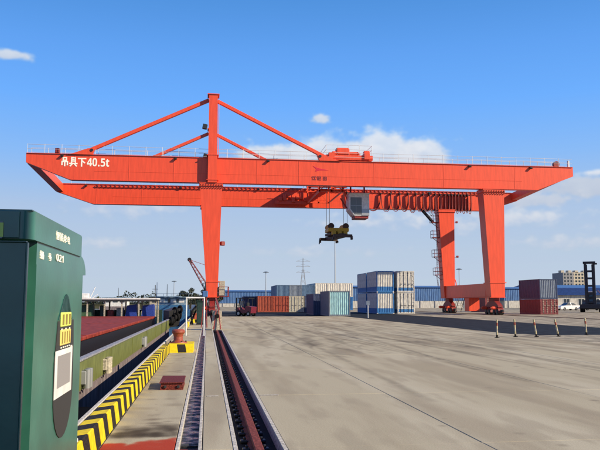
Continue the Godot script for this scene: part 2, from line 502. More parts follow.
func slab(parent: Node, x0: float, x1: float, z0: float, z1: float) -> void:
	var s := mb()
	var g := 0.004
	var y := rng.randf_range(-0.002, 0.002)
	x0 += g; x1 -= g; z0 -= g; z1 += g
	var c := 0.006
	var ring := [[x0, z0], [x1, z0], [x1, z1], [x0, z1]]
	var inner := [[x0 + c, z0 - c], [x1 - c, z0 - c], [x1 - c, z1 + c], [x0 + c, z1 + c]]
	var add := func(pts: Array, n: Vector3):
		var nn: Vector3 = (pts[2] - pts[0]).cross(pts[1] - pts[0])
		if nn.dot(n) < 0: pts.reverse()
		for t in [[0, 1, 2], [0, 2, 3]]:
			for i in t:
				var p: Vector3 = pts[i]
				s.set_normal(n)
				s.set_uv(Vector2((p.x - MAP_X0) / (MAP_X1 - MAP_X0), (p.z - MAP_Z0) / (MAP_Z1 - MAP_Z0)))
				s.set_uv2(Vector2(p.x, p.z) * 0.8)
				s.add_vertex(p)
	var top := []
	for p in inner: top.append(Vector3(p[0], y, p[1]))
	add.call(top, Vector3.UP)
	for k in 4:
		var j := (k + 1) % 4
		var out := Vector3(ring[k][0] + ring[j][0] - x0 - x1, 0, ring[k][1] + ring[j][1] - z0 - z1).normalized()
		add.call([Vector3(inner[k][0], y, inner[k][1]), Vector3(inner[j][0], y, inner[j][1]), Vector3(ring[j][0], y - c, ring[j][1]), Vector3(ring[k][0], y - c, ring[k][1])], (out + Vector3.UP).normalized())
		add.call([Vector3(ring[k][0], y - c, ring[k][1]), Vector3(ring[j][0], y - c, ring[j][1]), Vector3(ring[j][0], -0.06, ring[j][1]), Vector3(ring[k][0], -0.06, ring[k][1])], out)
	part("slab", s, M.slab, parent)

# ---------------------------------------------------------------- sky
func make_sky() -> PanoramaSkyMaterial:
	var W := 4096
	var H := 2048
	var im := Image.create(W, H, false, Image.FORMAT_RGB8)
	var stops := [[-90.0, Color(0.50, 0.50, 0.48)], [-0.5, Color(0.62, 0.66, 0.70)], [0.0, Color(0.76, 0.815, 0.880)], [4.0, Color(0.73, 0.80, 0.885)], [7.5, Color(0.68, 0.775, 0.90)], [11.5, Color(0.545, 0.735, 0.965)], [16.0, Color(0.435, 0.688, 0.995)], [20.0, Color(0.385, 0.638, 0.95)], [24.0, Color(0.325, 0.58, 0.875)], [45.0, Color(0.20, 0.44, 0.78)], [90.0, Color(0.13, 0.31, 0.62)]]
	var at := func(el: float) -> Color:
		for k in stops.size() - 1:
			if el <= stops[k + 1][0]:
				return stops[k][1].lerp(stops[k + 1][1], clampf((el - stops[k][0]) / (stops[k + 1][0] - stops[k][0]), 0, 1))
		return stops[-1][1]
	for y in H:
		im.fill_rect(Rect2i(0, y, W, 1), at.call(90.0 - (y + 0.5) / H * 180.0))
	# clouds: azimuth and elevation in degrees (0 is along the quay, positive to the right), half width, half height, weight
	# last two numbers: how ragged, how grey
	var banks := [[10.2, 11.4, 4.6, 2.1, 1.5, 0.30, 0.15], [14.2, 11.5, 3.6, 2.4, 1.6, 0.28, 0.1], [17.6, 11.4, 2.6, 2.0, 1.4, 0.30, 0.1], [6.6, 11.3, 3.4, 1.7, 1.4, 0.32, 0.2], [4.2, 11.6, 2.6, 1.3, 1.35, 0.35, 0.2], [9.2, 14.95, 1.3, 0.55, 0.85, 0.4, 0.25], [-15.6, 18.45, 1.9, 0.5, 0.95, 0.35, 0.3], [31.0, 8.7, 5.5, 0.95, 1.3, 0.35, 0.7], [26.0, 7.9, 4.5, 0.7, 1.05, 0.4, 0.6], [32.0, 9.7, 3.5, 0.35, 0.8, 0.35, 0.0], [24.0, 6.4, 8.5, 1.3, 0.62, 0.35, 0.35], [29.0, 4.6, 7.0, 0.8, 0.55, 0.35, 0.5], [14.0, 6.6, 8.0, 1.2, 0.55, 0.3, 0.3], [9.0, 4.0, 9.0, 0.8, 0.5, 0.3, 0.5], [-6.0, 7.6, 8.0, 1.2, 0.55, 0.3, 0.35], [-10.0, 4.5, 8.0, 1.0, 0.5, 0.3, 0.5]]
	for k in 40:
		var a := rng.randf_range(45, 330)
		banks.append([a, rng.randf_range(6, 20), rng.randf_range(3, 9), rng.randf_range(0.7, 2.2), rng.randf_range(0.6, 1.0), 0.5, 0.3])
	var n := FastNoiseLite.new()
	n.seed = 77
	n.frequency = 0.42
	n.fractal_octaves = 6
	n.fractal_gain = 0.55
	for b in banks:
		var x0 := int((b[0] - b[2] * 2.2) / 360.0 * W)
		var x1 := int((b[0] + b[2] * 2.2) / 360.0 * W)
		var y0 := int((90.0 - b[1] - b[3] * 2.2) / 180.0 * H)
		var y1 := int((90.0 - b[1] + b[3] * 2.2) / 180.0 * H)
		for y in range(y0, y1):
			var el := 90.0 - (y + 0.5) / H * 180.0
			for x in range(x0, x1):
				var az := (x + 0.5) / W * 360.0
				var dx: float = (az - b[0]) / b[2]
				var dy: float = (el - b[1]) / b[3]
				var env: float = b[4] * exp(-(dx * dx + dy * dy) * 1.3)
				if env < 0.05: continue
				var v := n.get_noise_2d(az, el * 1.7)
				var d: float = env + v * b[5] * 1.3
				var alpha: float = smoothstep(0.24, 0.80, d) * 0.9
				if alpha <= 0.003: continue
				var lightness: float = clampf(0.5 + dy * 0.5 + v * 0.5, 0, 1)
				var c := Color(0.80, 0.835, 0.90).lerp(Color(0.925, 0.935, 0.955), lightness).lerp(Color(0.70, 0.745, 0.82), b[6] * 0.8)
				var px := posmod(x, W)
				im.set_pixel(px, y, im.get_pixel(px, y).lerp(c, alpha))
	var m := PanoramaSkyMaterial.new()
	m.panorama = ImageTexture.create_from_image(im)
	return m

# ================================================================ the place
func _ready() -> void:
	rng.seed = 20240
	# camera
	var cam := Camera3D.new()
	cam.name = "camera"
	cam.fov = rad_to_deg(2.0 * atan(225.0 / 700.0))
	cam.near = 0.1
	cam.far = 4000.0
	add_child(cam)
	cam.position = Vector3(0, 1.6, 0)
	cam.rotation = Vector3(deg_to_rad(6.277), deg_to_rad(-7.525), 0)
	cam.current = true
	# sky, sun and exposure
	var env := Environment.new()
	env.background_mode = Environment.BG_SKY
	env.sky = Sky.new()
	env.sky.sky_material = make_sky()
	env.tonemap_mode = Environment.TONE_MAPPER_LINEAR
	env.background_energy_multiplier = 0.66
	env.tonemap_exposure = 1.52
	env.sdfgi_enabled = true
	env.ssao_enabled = true
	env.ssil_enabled = true
	var we := WorldEnvironment.new()
	we.name = "world"
	we.environment = env
	add_child(we)
	var sun := DirectionalLight3D.new()
	sun.name = "sun"
	sun.light_color = Color(1.0, 0.925, 0.80)
	sun.light_energy = 1.6
	sun.light_angular_distance = 0.5
	sun.shadow_enabled = true
	add_child(sun)
	var az := deg_to_rad(60.0)
	var el := deg_to_rad(29.0)
	sun.look_at_from_position(Vector3.ZERO, -Vector3(sin(az) * cos(el), sin(el), cos(az) * cos(el)))
	# the place
	make_materials()
	slab_material()
	build_ground()
	build_quay_edge()
	build_crane()
	build_containers()
	build_far_buildings()
	build_vessels()
	build_vehicles()
	build_quay_things()
	build_masts()
	build_trees()
	build_cabinet()

# ---------------------------------------------------------------- ground
func build_ground() -> void:
	var o := structure("ground")
	var s := mb()
	span(s, Vector3(-1.38, -2.6, 40), Vector3(1800, -0.2, -2200))
	part("subsoil", s, M.joint, o)
	s = mb()
	span(s, Vector3(0.90, -0.2, 2), Vector3(15.2, -0.03, -78.5))
	span(s, Vector3(-1.15, -0.2, 2), Vector3(-0.33, -0.03, -78.5))
	span(s, Vector3(-0.03, -0.2, 2), Vector3(0.31, -0.03, -78.5))
	part("joint_filler", s, M.joint, o)
	# far and side pavement sheets
	s = mb()
	span(s, Vector3(24.6, -0.19, 40), Vector3(1700, -0.004, -113))
	span(s, Vector3(16.0, -0.19, 40), Vector3(24.6, -0.004, -32.5))
	part("pavement", s, M.concrete, o)
	s = mb()
	span(s, Vector3(0.90, -0.19, -113), Vector3(1700, -0.004, -2100))
	span(s, Vector3(-1.15, -0.19, -82.7), Vector3(-0.33, -0.002, -2100))
	part("far_pavement", s, M.concrete, o)
	# dark asphalt lane along the landward rail, turning under the crane
	var a := structure("asphalt_road")
	s = mb()
	span(s, Vector3(15.2, -0.19, -34.0), Vector3(24.6, -0.010, -113))
	prism(s, [Vector2(15.2, 34.0), Vector2(17.2, 32.6), Vector2(24.6, 32.5), Vector2(24.6, 34.0)], Vector3(0, -0.010, 0), Vector3.RIGHT, Vector3(0, 0, -1), Vector3(0, -0.17, 0))
	span(s, Vector3(0.90, -0.19, -78.5), Vector3(15.2, -0.010, -113))
	part("carriageway", s, M.asphalt, a)
	# cast slabs of the yard and of the quay strips
	var yard := structure("yard_pavement")
	var zs := [2.0]
	var z := 0.9
	zs = [2.0]
	while z > -78.0:
		zs.append(z)
		z -= 4.4
	zs.append(-78.5)
	var xs := [0.90, 3.15, 6.6, 10.05, 13.5, 15.2]
	for i in zs.size() - 1:
		for k in xs.size() - 1:
			slab(yard, xs[k], xs[k + 1], zs[i], zs[i + 1])
		slab(yard, -0.03, 0.31, zs[i], zs[i + 1])
		slab(yard, -1.15, -0.33, zs[i], zs[i + 1])
	for zz in [[-32.5, -28.3]]:
		s = mb()
		span(s, Vector3(15.2, -0.19, 2), Vector3(16.0, -0.006, -34.0))
		part("pavement_strip", s, M.concrete, yard)
	# white painted mark across the trench strip
	s = mb()
	span(s, Vector3(0.02, 0.003, -12.25), Vector3(0.22, 0.006, -12.32))
	span(s, Vector3(0.93, 0.003, -12.25), Vector3(1.25, 0.006, -12.32))
	part("painted_mark", s, M.kerb_white, yard)
	# water in the basin and the far bank
	s = mb()
	span(s, Vector3(-2500, -2.7, 200), Vector3(-1.40, -2.0, -2200))
	var w := part("water", s, M.water, self)
	w.set_meta("kind", "structure")
	s = mb()
	span(s, Vector3(-2500, -2.9, -420), Vector3(-1.5, 0.3, -2200))
	var b := part("far_bank_terrain", s, M.bank, self)
	b.set_meta("kind", "structure")

func build_quay_edge() -> void:
	# rail track on the quay side, sunk in a trough
	for t in [[0.595, "crane rail in its dark trough on the quay strip between pale steel edges", true], [35.8, "far crane rail under the landward crane legs", false]]:
		var o := thing("crane_rail", t[1], "rail", Vector3(t[0], 0, 0))
		var zend := -2.0 if t[2] else 10.0
		var s := mb()
		if t[2]:
			span(s, Vector3(-0.24, -0.19, zend), Vector3(0.26, -0.15, -300))
			part("trough_bed", s, M.bed, o)
			for e in [[-0.285, -0.235], [0.255, 0.305]]:
				s = mb()
				span(s, Vector3(e[0], -0.19, zend), Vector3(e[1], 0.004, -300), 0.004)
				part("edge_strip", s, M.kerb_white, o)
		s = mb()
		var top := 0.0 if t[2] else 0.05
		var prof := [Vector2(-0.075, -0.15), Vector2(0.075, -0.15), Vector2(0.07, -0.135), Vector2(0.014, -0.115), Vector2(0.014, -0.045), Vector2(0.049, -0.035), Vector2(0.05, -0.005), Vector2(0.043, 0), Vector2(-0.043, 0), Vector2(-0.05, -0.005), Vector2(-0.049, -0.035), Vector2(-0.014, -0.045), Vector2(-0.014, -0.115), Vector2(-0.07, -0.135)]
		prism(s, prof, Vector3(0, top, zend), Vector3.RIGHT, Vector3.UP, Vector3(0, 0, -300 - zend))
		part("rail", s, M.rail_rust, o)
		if t[2]:
			s = mb()
			box(s, Vector3.ZERO, Vector3(0.09, 0.035, 0.10), Basis.IDENTITY, 0.01)
			box(s, Vector3(0.01, 0.03, 0), Vector3(0.035, 0.04, 0.035), Basis.IDENTITY, 0.006)
			var clip := s.commit()
			z_clip(o, clip)
	# trench for the crane's cable, wet bottom
	var tr := thing("cable_trench", "narrow wet cable trench with pale steel edges beside the crane rail", "trench")
	var s2 := mb()
	span(s2, Vector3(-0.29, -0.19, -2), Vector3(-0.07, -0.085, -300))
	part("trench_bed", s2, M.bed, tr)
	s2 = mb()
	span(s2, Vector3(-0.285, -0.085, -8.5), Vector3(-0.075, -0.070, -300))
	part("standing_water", s2, M.belt, tr)
	for e in [[-0.325, -0.285], [-0.075, -0.035]]:
		s2 = mb()
		span(s2, Vector3(e[0], -0.19, -2), Vector3(e[1], 0.005, -300), 0.004)
		part("edge_strip", s2, M.kerb_white, tr)
	s2 = mb()
	span(s2, Vector3(-0.283, -0.084, -2), Vector3(-0.077, -0.074, -8.35))
	part("painted_plate", s2, M.red_oxide, tr)
	# quay wall
	s2 = mb()
	span(s2, Vector3(-1.395, -2.6, 40), Vector3(-1.15, -0.005, -2000))
	var q := part("quay_wall", s2, M.wall_concrete, self)
	tag(q, "concrete quay wall dropping to the water beside the moored barge", "wall")
	# striped kerb: every block a piece
	var kb := thing("quay_kerb", "yellow and black striped kerb along the quay edge with a white nosing", "kerb")
	s2 = mb()
	box(s2, Vector3.ZERO, Vector3(0.185, 0.30, 0.328), Basis(Vector3(1, 0, -1), Vector3(0, 1, 1), Vector3(0, 0, 1)), 0.010)
	var block := s2.commit()
	var z2 := 1.0
	var n := 0
	while z2 > -22.6:
		var o := mesh_part("kerb_block", block, M.kerb_yellow if n % 2 == 0 else M.kerb_black, kb, Vector3(-1.2445 + rng.randf_range(-0.003, 0.003), 0.15 + rng.randf_range(-0.003, 0.002), z2))
		o.rotation.y = rng.randf_range(-0.006, 0.006)
		z2 -= 0.33
		n += 1
	for k in 30:
		s2 = mb()
		span(s2, Vector3(-1.395, -0.004, 1.0 - k * 5.0), Vector3(-1.34, 0.305, 1.0 - (k + 1) * 5.0 + 0.01), 0.008)
		part("nosing", s2, M.kerb_white, kb)
	for k in 30:
		s2 = mb()
		span(s2, Vector3(-1.335, -0.004, -24.2 - k * 4.0), Vector3(-1.155, 0.29, -24.2 - (k + 1) * 4.0 + 0.02), 0.015)
		part("kerb_block", s2, [M.concrete_light, M.kerb_yellow][k % 2] if k > 4 else M.concrete_light, kb)

func z_clip(o: Node, clip: Mesh) -> void:
	var z := -6.5
	while z > -40.0:
		for sx in [-1, 1]:
			var c := mesh_part("rail_clip", clip, M.steel_dark, o, Vector3(sx * 0.115, -0.128, z))
			c.rotation.y = 0.0 if sx < 0 else PI
		z -= 0.5

# ---------------------------------------------------------------- the gantry crane
const RL := 0.595
const RR := 35.8
const GT := 19.02

func girder_profile(top: float, low: float) -> Array:
	return [Vector2(-21.35, top), Vector2(-21.35, top - 1.07), Vector2(-16.3, low), Vector2(42.2, low), Vector2(47.05, top - 1.17), Vector2(47.05, top)]

func build_crane() -> void:
	var o := thing("gantry_crane", "tall orange-red rail-mounted gantry crane spanning the yard beside the quay", "gantry crane")
	var s: SurfaceTool
	var zf := -84.5      # front face of the water-side girder pair
	var gw := 0.95
	for g in [[zf, "front"], [-101.2, "rear"]]:
		var z: float = g[0]
		var GT := 19.02 if g[1] == "front" else 18.2
		var GB := 16.0 if g[1] == "front" else 15.45
		s = mb()
		prism(s, girder_profile(GT, GB), Vector3(0, 0, z), Vector3.RIGHT, Vector3.UP, Vector3(0, 0, -gw))
		var gd := part("girder", s, M.crane, o)
		# flanges standing proud at top and bottom
		s = mb()
		span(s, Vector3(-21.3, GT, z + 0.12), Vector3(47.0, GT + 0.05, z - gw - 0.12))
		span(s, Vector3(-16.2, GB - 0.03, z + 0.06), Vector3(42.1, GB, z - gw))
		part("flange", s, M.crane, gd)
		# web splice plates
		for x in [-15.8, -9.5, -4.2, 5.8, 11.0, 20.5, 29.5, 39.0]:
			s = mb()
			span(s, Vector3(x, GB + 0.01, z + 0.02), Vector3(x + 0.05, GT - 0.01, z), 0.008)
			part("splice_seam", s, M.crane, gd)
		s = mb()
		span(s, Vector3(-13.5, GB + 1.05, z + 0.018), Vector3(40.0, GB + 1.09, z), 0.006)
		part("weld_line", s, M.crane, gd)
		# trolley rail
		s = mb()
		span(s, Vector3(-20.5, GT + 0.05, z - 0.42), Vector3(46.2, GT + 0.17, z - 0.54))
		part("trolley_rail", s, M.rail_rust, gd)
		# service lamps under the top edge
		for x in [-17.2, -4.0, 7.2, 33.0, 41.2]:
			s = mb()
			box(s, Vector3(x, GT - 0.22, z + 0.18), Vector3(0.32, 0.2, 0.36), Basis(Vector3.RIGHT, 0.5), 0.03)
			part("floodlight", s, M.steel_dark, gd)
		# railing
		var rails := hub("railing", o)
		var zr := z + 0.06 if g[1] == "front" else z + 0.06
		for h in [0.55, 1.08]:
			s = mb()
			tube(s, Vector3(-21.2, GT + h, zr), Vector3(46.9, GT + h, zr), 0.024, 0.024, 6)
			part("handrail", s, M.rail_paint, rails)
		s = mb()
		tube(s, Vector3(0, 0, 0), Vector3(0, 1.1, 0), 0.028, 0.028, 6)
		var post := s.commit()
		var x := -21.2
		while x < 47.0:
			if not (absf(x - 0.5) < 0.8 or absf(x - 17.2) < 3.2):
				mesh_part("railing_post", post, M.rail_paint, rails, Vector3(x, GT + 0.05, zr))
			x += 1.95
		if g[1] == "front":
			for h in [0.55, 1.08]:
				s = mb()
				tube(s, Vector3(-21.2, GT + h, z - gw - 0.9), Vector3(46.9, GT + h, z - gw - 0.9), 0.024, 0.024, 6)
				part("handrail", s, M.rail_paint, rails)
			s = mb()
			span(s, Vector3(-21.2, GT - 0.05, z - gw), Vector3(46.9, GT, z - gw - 0.95))
			part("walkway", s, M.crane, gd)
			x = -21.2
			while x < 47.0:
				mesh_part("railing_post", post, M.rail_paint, rails, Vector3(x, GT, z - gw - 0.9))
				x += 1.95
	# end ties between the two girders
	for x in [-21.35, 46.05]:
		s = mb()
		hexa(s, [Vector3(x, 17.9, zf - gw), Vector3(x + 1.0, 17.9, zf - gw), Vector3(x + 1.0, 17.1, -101.2), Vector3(x, 17.1, -101.2), Vector3(x, GT - 0.03, zf - gw), Vector3(x + 1.0, GT - 0.03, zf - gw), Vector3(x + 1.0, 18.17, -101.2), Vector3(x, 18.17, -101.2)])
		part("end_tie", s, M.crane, o)
	# end stops and reel at the girder ends
	s = mb()
	lathe(s, [[0.0, -0.2], [0.42, -0.2], [0.42, 0.2], [0.0, 0.2]], 16, Vector3(45.0, GT + 0.45, zf - 0.5), Basis(Vector3.RIGHT, PI / 2))
	part("cable_drum", s, M.bogie, o)
	s = mb()
	box(s, Vector3(-17.9, GT + 0.42, zf - 0.5), Vector3(0.5, 0.7, 0.5), Basis.IDENTITY, 0.05)
	part("buffer", s, M.bogie, o)
	s = mb()
	box(s, Vector3(46.6, GT + 0.5, zf - 0.3), Vector3(0.25, 0.9, 0.25), Basis.IDENTITY, 0.04)
	part("buffer", s, M.white, o)
	# legs
	leg(o, -1.02, 1.62, -0.02, 1.22, 2.2, -84.0, -85.9, 15.45)
	leg(o, -1.02, 1.62, -0.02, 1.22, 2.2, -102.5, -100.7, 15.0)
	leg(o, 34.55, 37.3, 35.2, 37.0, 2.2, -84.0, -85.9, 15.45)
	leg(o, 34.35, 36.75, 35.0, 36.6, 2.2, -102.5, -100.7, 15.0)
	# sill beams along the rails
	for x in [[-0.1, 1.3], [35.0, 36.9]]:
		s = mb()
		span(s, Vector3(x[0] + 0.15, 2.2, -85.7), Vector3(x[1] - 0.05, 3.95 if x[0] > 10 else 3.4, -100.8), 0.04)
		var sb := part("sill_beam", s, M.crane, o)
		s = mb()
		span(s, Vector3(x[0] - 0.02, 2.14, -83.8), Vector3(x[1] + 0.08, 2.2, -102.7))
		part("flange", s, M.crane, sb)
	for x in [RL, RR + 0.15]:
		for z in [-85.0, -101.6]:
			bogie(o, Vector3(x, 0, z))
	# cabinets and pipes between the landward bogies
	s = mb()
	span(s, Vector3(35.1, 0.35, -91.4), Vector3(36.6, 2.14, -93.0), 0.04)
	part("switch_cabinet", s, M.crane, o)
	s = mb()
	for k in 5:
		beam(s, Vector3(35.2, 0.4 + 0.35 * k, -96.8 + 0.3 * k), Vector3(36.0, 0.4 + 0.35 * k, -96.8 + 0.3 * k), 0.28, 0.04)
	for xx in [35.2, 36.0]:
		beam(s, Vector3(xx, 0.2, -97.0), Vector3(xx, 2.3, -95.2), 0.06, 0.14)
		tube(s, Vector3(xx, 1.1, -97.0), Vector3(xx, 3.2, -95.2), 0.025)
	part("boarding_stair", s, M.cone_cream, o)
	# water-side electrics beside the lower leg
	s = mb()
	lathe(s, [[0.0, -0.16], [1.05, -0.16], [1.05, -0.10], [0.35, -0.06], [0.35, 0.06], [1.05, 0.10], [1.05, 0.16], [0.0, 0.16]], 24, Vector3(1.75, 3.0, -86.8), Basis(Vector3.FORWARD, PI / 2) * Basis.IDENTITY)
	part("cable_reel", s, M.bogie, o)
	s = mb()
	span(s, Vector3(1.4, 2.35, -84.2), Vector3(2.1, 4.1, -85.6), 0.03)
	part("switch_cabinet", s, M.cone_cream, o)
	s = mb()
	span(s, Vector3(1.3, 2.2, -83.8), Vector3(2.6, 2.28, -88.4))
	for xx in [[2.55, -83.9], [2.55, -86.0], [2.55, -88.3], [1.4, -83.9]]:
		tube(s, Vector3(xx[0], 2.28, xx[1]), Vector3(xx[0], 3.4, xx[1]), 0.03)
	tube(s, Vector3(1.4, 3.38, -83.9), Vector3(2.55, 3.38, -83.9), 0.03)
	tube(s, Vector3(2.55, 3.38, -83.9), Vector3(2.55, 3.38, -88.3), 0.03)
	tube(s, Vector3(2.55, 2.85, -83.9), Vector3(2.55, 2.85, -88.3), 0.03)
	part("platform", s, M.bogie, o)
	s = mb()
	box(s, Vector3(1.75, 8.6, -84.6), Vector3(0.5, 0.5, 0.5), Basis(Vector3.UP, 0.4), 0.06)
	tube(s, Vector3(1.0, 8.6, -84.8), Vector3(1.75, 8.7, -84.6), 0.05)
	part("floodlight", s, M.bogie, o)
	# pylons with stays, one over each girder
	for g in [[-83.75, -85.35, -84.6], [-101.0, -102.6, -101.9]]:
		s = mb()
		var p := []
		for y in [[15.9, 0.56], [26.75, 0.52]]:
			for k in [[-1, g[0]], [1, g[0]], [1, g[1]], [-1, g[1]]]:
				p.append(Vector3(0.44 + k[0] * y[1], y[0], k[1]))
		hexa(s, p)
		var py := part("pylon", s, M.crane, o)
		s = mb()
		span(s, Vector3(-0.28, 26.75, g[0] + 0.1), Vector3(1.16, 26.85, g[1] - 0.1))
		part("cap_plate", s, M.crane, py)
		for y in [19.25, 16.2]:
			s = mb()
			span(s, Vector3(-0.28, y, g[0] + 0.06), Vector3(1.16, y + 0.07, g[1]))
			part("flange", s, M.crane, py)
		for e in [[-0.1, 26.25, -14.6, 19.35], [0.95, 26.15, 14.4, 19.5]]:
			s = mb()
			var a := Vector3(e[0], e[1], g[2])
			var b := Vector3(e[2], e[3], g[2])
			beam(s, a, b, 0.42, 0.42, 0.03)
			part("stay", s, M.crane, o)
			s = mb()
			var sx := signf(e[2])
			prism(s, [Vector2(e[2] + sx * 2.0, GT), Vector2(e[2] + sx * 1.5, GT + 0.08), Vector2(e[2] - sx * 0.3, GT + 0.75), Vector2(e[2] - sx * 1.1, GT + 0.75), Vector2(e[2] - sx * 0.8, GT)], Vector3(0, 0, g[2] + 0.28), Vector3.RIGHT, Vector3.UP, Vector3(0, 0, -0.56))
			part("stay_bracket", s, M.crane, o)
			s = mb()
			tube(s, Vector3(e[2] - sx * 0.75, GT + 0.55, g[2] + 0.34), Vector3(e[2] - sx * 0.75, GT + 0.55, g[2] - 0.34), 0.18, 0.18, 12)
			part("stay_pin", s, M.steel_dark, o)
		# lamp on the pylon
		s = mb()
		box(s, Vector3(-0.55, 22.75, g[0] - 0.2), Vector3(0.55, 0.6, 0.45), Basis(Vector3.FORWARD, 0.2), 0.04)
		part("floodlight", s, M.steel_dark, py)
		s = mb()
		for k in 20:
			beam(s, Vector3(1.12, 19.4 + k * 0.34, g[0] - 0.4), Vector3(1.12, 19.4 + k * 0.34, g[0] - 0.9), 0.03, 0.03)
		for zz in [g[0] - 0.4, g[0] - 0.9]:
			tube(s, Vector3(1.12, 19.1, zz), Vector3(1.12, 26.3, zz), 0.025)
		part("ladder", s, M.crane, py)
	# flange bolts at the leg heads: each a small bolt head
	s = mb()
	box(s, Vector3.ZERO, Vector3(0.13, 0.13, 0.12), Basis.IDENTITY, 0.03)
	var bolt := s.commit()
	for lx in [[-0.95, 1.55], [34.6, 37.25]]:
		for k in 9:
			mesh_part("flange_bolt", bolt, M.bolt, o, Vector3(lerpf(lx[0], lx[1], k / 8.0), 15.62, -83.86))
			mesh_part("flange_bolt", bolt, M.bolt, o, Vector3(lerpf(lx[0], lx[1], k / 8.0), 15.28, -83.90))
	# writing on the girder
	var txt := hub("lettering", o)
	var chars := ["diao", "ju", "xia"]
	for k in 3:
		s = mb()
		glyph(s, chars[k], Vector3(-17.35 + k * 0.99, 17.62, zf), Vector3(0.84, 0, 0), Vector3(0, 1.0, 0), 0.155, Vector3(0, 0, 0.012))
		part("character", s, M.letter, txt)
	var num := mesh_part("characters", lettering("40.5t", 0.98, true, 0.02), M.letter, txt, Vector3(-14.4, 17.3, zf + 0.01))
	num.scale = Vector3(0.82, 1.0, 1.0)
	var lg := hub("emblem", o)
	s = mb()
	prism(s, [Vector2(12.75, 18.38), Vector2(13.35, 18.12), Vector2(14.75, 17.86), Vector2(13.7, 17.82), Vector2(13.05, 17.66), Vector2(13.2, 17.95)], Vector3(0, 0, zf), Vector3.RIGHT, Vector3.UP, Vector3(0, 0, 0.02))
	part("bird_shape", s, M.logo, lg)
	for k in 3:
		s = mb()
		glyph(s, ["mark_a", "mark_b", "mark_c"][k], Vector3(12.62 + k * 0.66 + (0.1 if k == 2 else 0.0), 16.62, zf), Vector3(0.5, 0, 0), Vector3(0, 0.42, 0), 0.09, Vector3(0, 0, 0.02))
		part("character", s, M.logo_text, lg)
	trolley(o, zf, gw)
	festoon(o)
	stairs(o)

func leg(o: Node, x0: float, x1: float, b0: float, b1: float, yb: float, z0: float, z1: float, yt: float) -> void:
	var s := mb()
	var dz := signf(z1 - z0) * 0.15
	hexa(s, [Vector3(b0, yb, z0), Vector3(b1, yb, z0), Vector3(b1, yb, z1 - dz), Vector3(b0, yb, z1 - dz), Vector3(x0, yt, z0), Vector3(x1, yt, z0), Vector3(x1, yt, z1), Vector3(x0, yt, z1)])
	var l := part("leg", s, M.crane, o)
	s = mb()
	span(s, Vector3(x0 - 0.06, yt, maxf(z0, z1) + 0.08), Vector3(x1 + 0.06, yt + 0.45, minf(z0, z1) - 0.08))
	part("head_plate", s, M.crane, l)
	for y in [yt + 0.05, yt + 0.41]:
		s = mb()
		span(s, Vector3(x0 - 0.12, y, maxf(z0, z1) + 0.14), Vector3(x1 + 0.12, y + 0.06, minf(z0, z1) - 0.14))
		part("flange", s, M.crane, l)
	s = mb()
	span(s, Vector3(b0 - 0.16, 3.95, maxf(z0, z1) + 0.06), Vector3(b1 + 0.22, 4.05, minf(z0, z1) - 0.10))
	part("flange", s, M.crane, l)

func bogie(o: Node, at: Vector3) -> void:
	var t := hub("bogie", o, at)
	var s := mb()
	span(s, Vector3(-0.35, 1.75, 0.8), Vector3(0.35, 2.14, -0.8), 0.05)
	prism(s, [Vector2(-1.9, 1.15), Vector2(-1.6, 1.35), Vector2(-0.5, 1.85), Vector2(0.5, 1.85), Vector2(1.6, 1.35), Vector2(1.9, 1.15), Vector2(1.9, 0.95), Vector2(-1.9, 0.95)], Vector3(-0.3, 0, 0), Vector3(0, 0, 1), Vector3.UP, Vector3(0.6, 0, 0))
	part("equaliser_beam", s, M.bogie, t)
	for k in [-1, 1]:
		s = mb()
		prism(s, [Vector2(-0.95, 0.3), Vector2(-0.8, 0.75), Vector2(-0.3, 0.98), Vector2(0.3, 0.98), Vector2(0.8, 0.75), Vector2(0.95, 0.3)], Vector3(-0.36, 0, k * 1.25), Vector3(0, 0, 1), Vector3.UP, Vector3(0.72, 0, 0))
		part("truck", s, M.bogie, t)
		for w in [-0.5, 0.5]:
			s = mb()
			lathe(s, [[0.0, -0.46], [0.16, -0.46], [0.18, -0.40], [0.33, -0.40], [0.35, -0.36], [0.35, 0.36], [0.33, 0.40], [0.18, 0.40], [0.16, 0.46], [0.0, 0.46]], 18, Vector3(0, 0.38, k * 1.25 + w), Basis(Vector3.FORWARD, PI / 2))
			part("wheel", s, M.steel_dark, t)
		s = mb()
		tube(s, Vector3(-0.4, 0.85, k * 1.55), Vector3(-0.95, 0.85, k * 1.55), 0.2, 0.2, 12)
		tube(s, Vector3(-0.95, 0.85, k * 1.55), Vector3(-1.1, 0.85, k * 1.55), 0.13, 0.13, 12)
		part("motor", s, M.crane, t)
	s = mb()
	box(s, Vector3(0, 0.5, 2.35), Vector3(0.35, 0.35, 0.3), Basis.IDENTITY, 0.04)
	tube(s, Vector3(0, 0.5, 2.5), Vector3(0, 0.5, 2.75), 0.12, 0.12, 10)
	part("buffer", s, M.steel_dark, t)

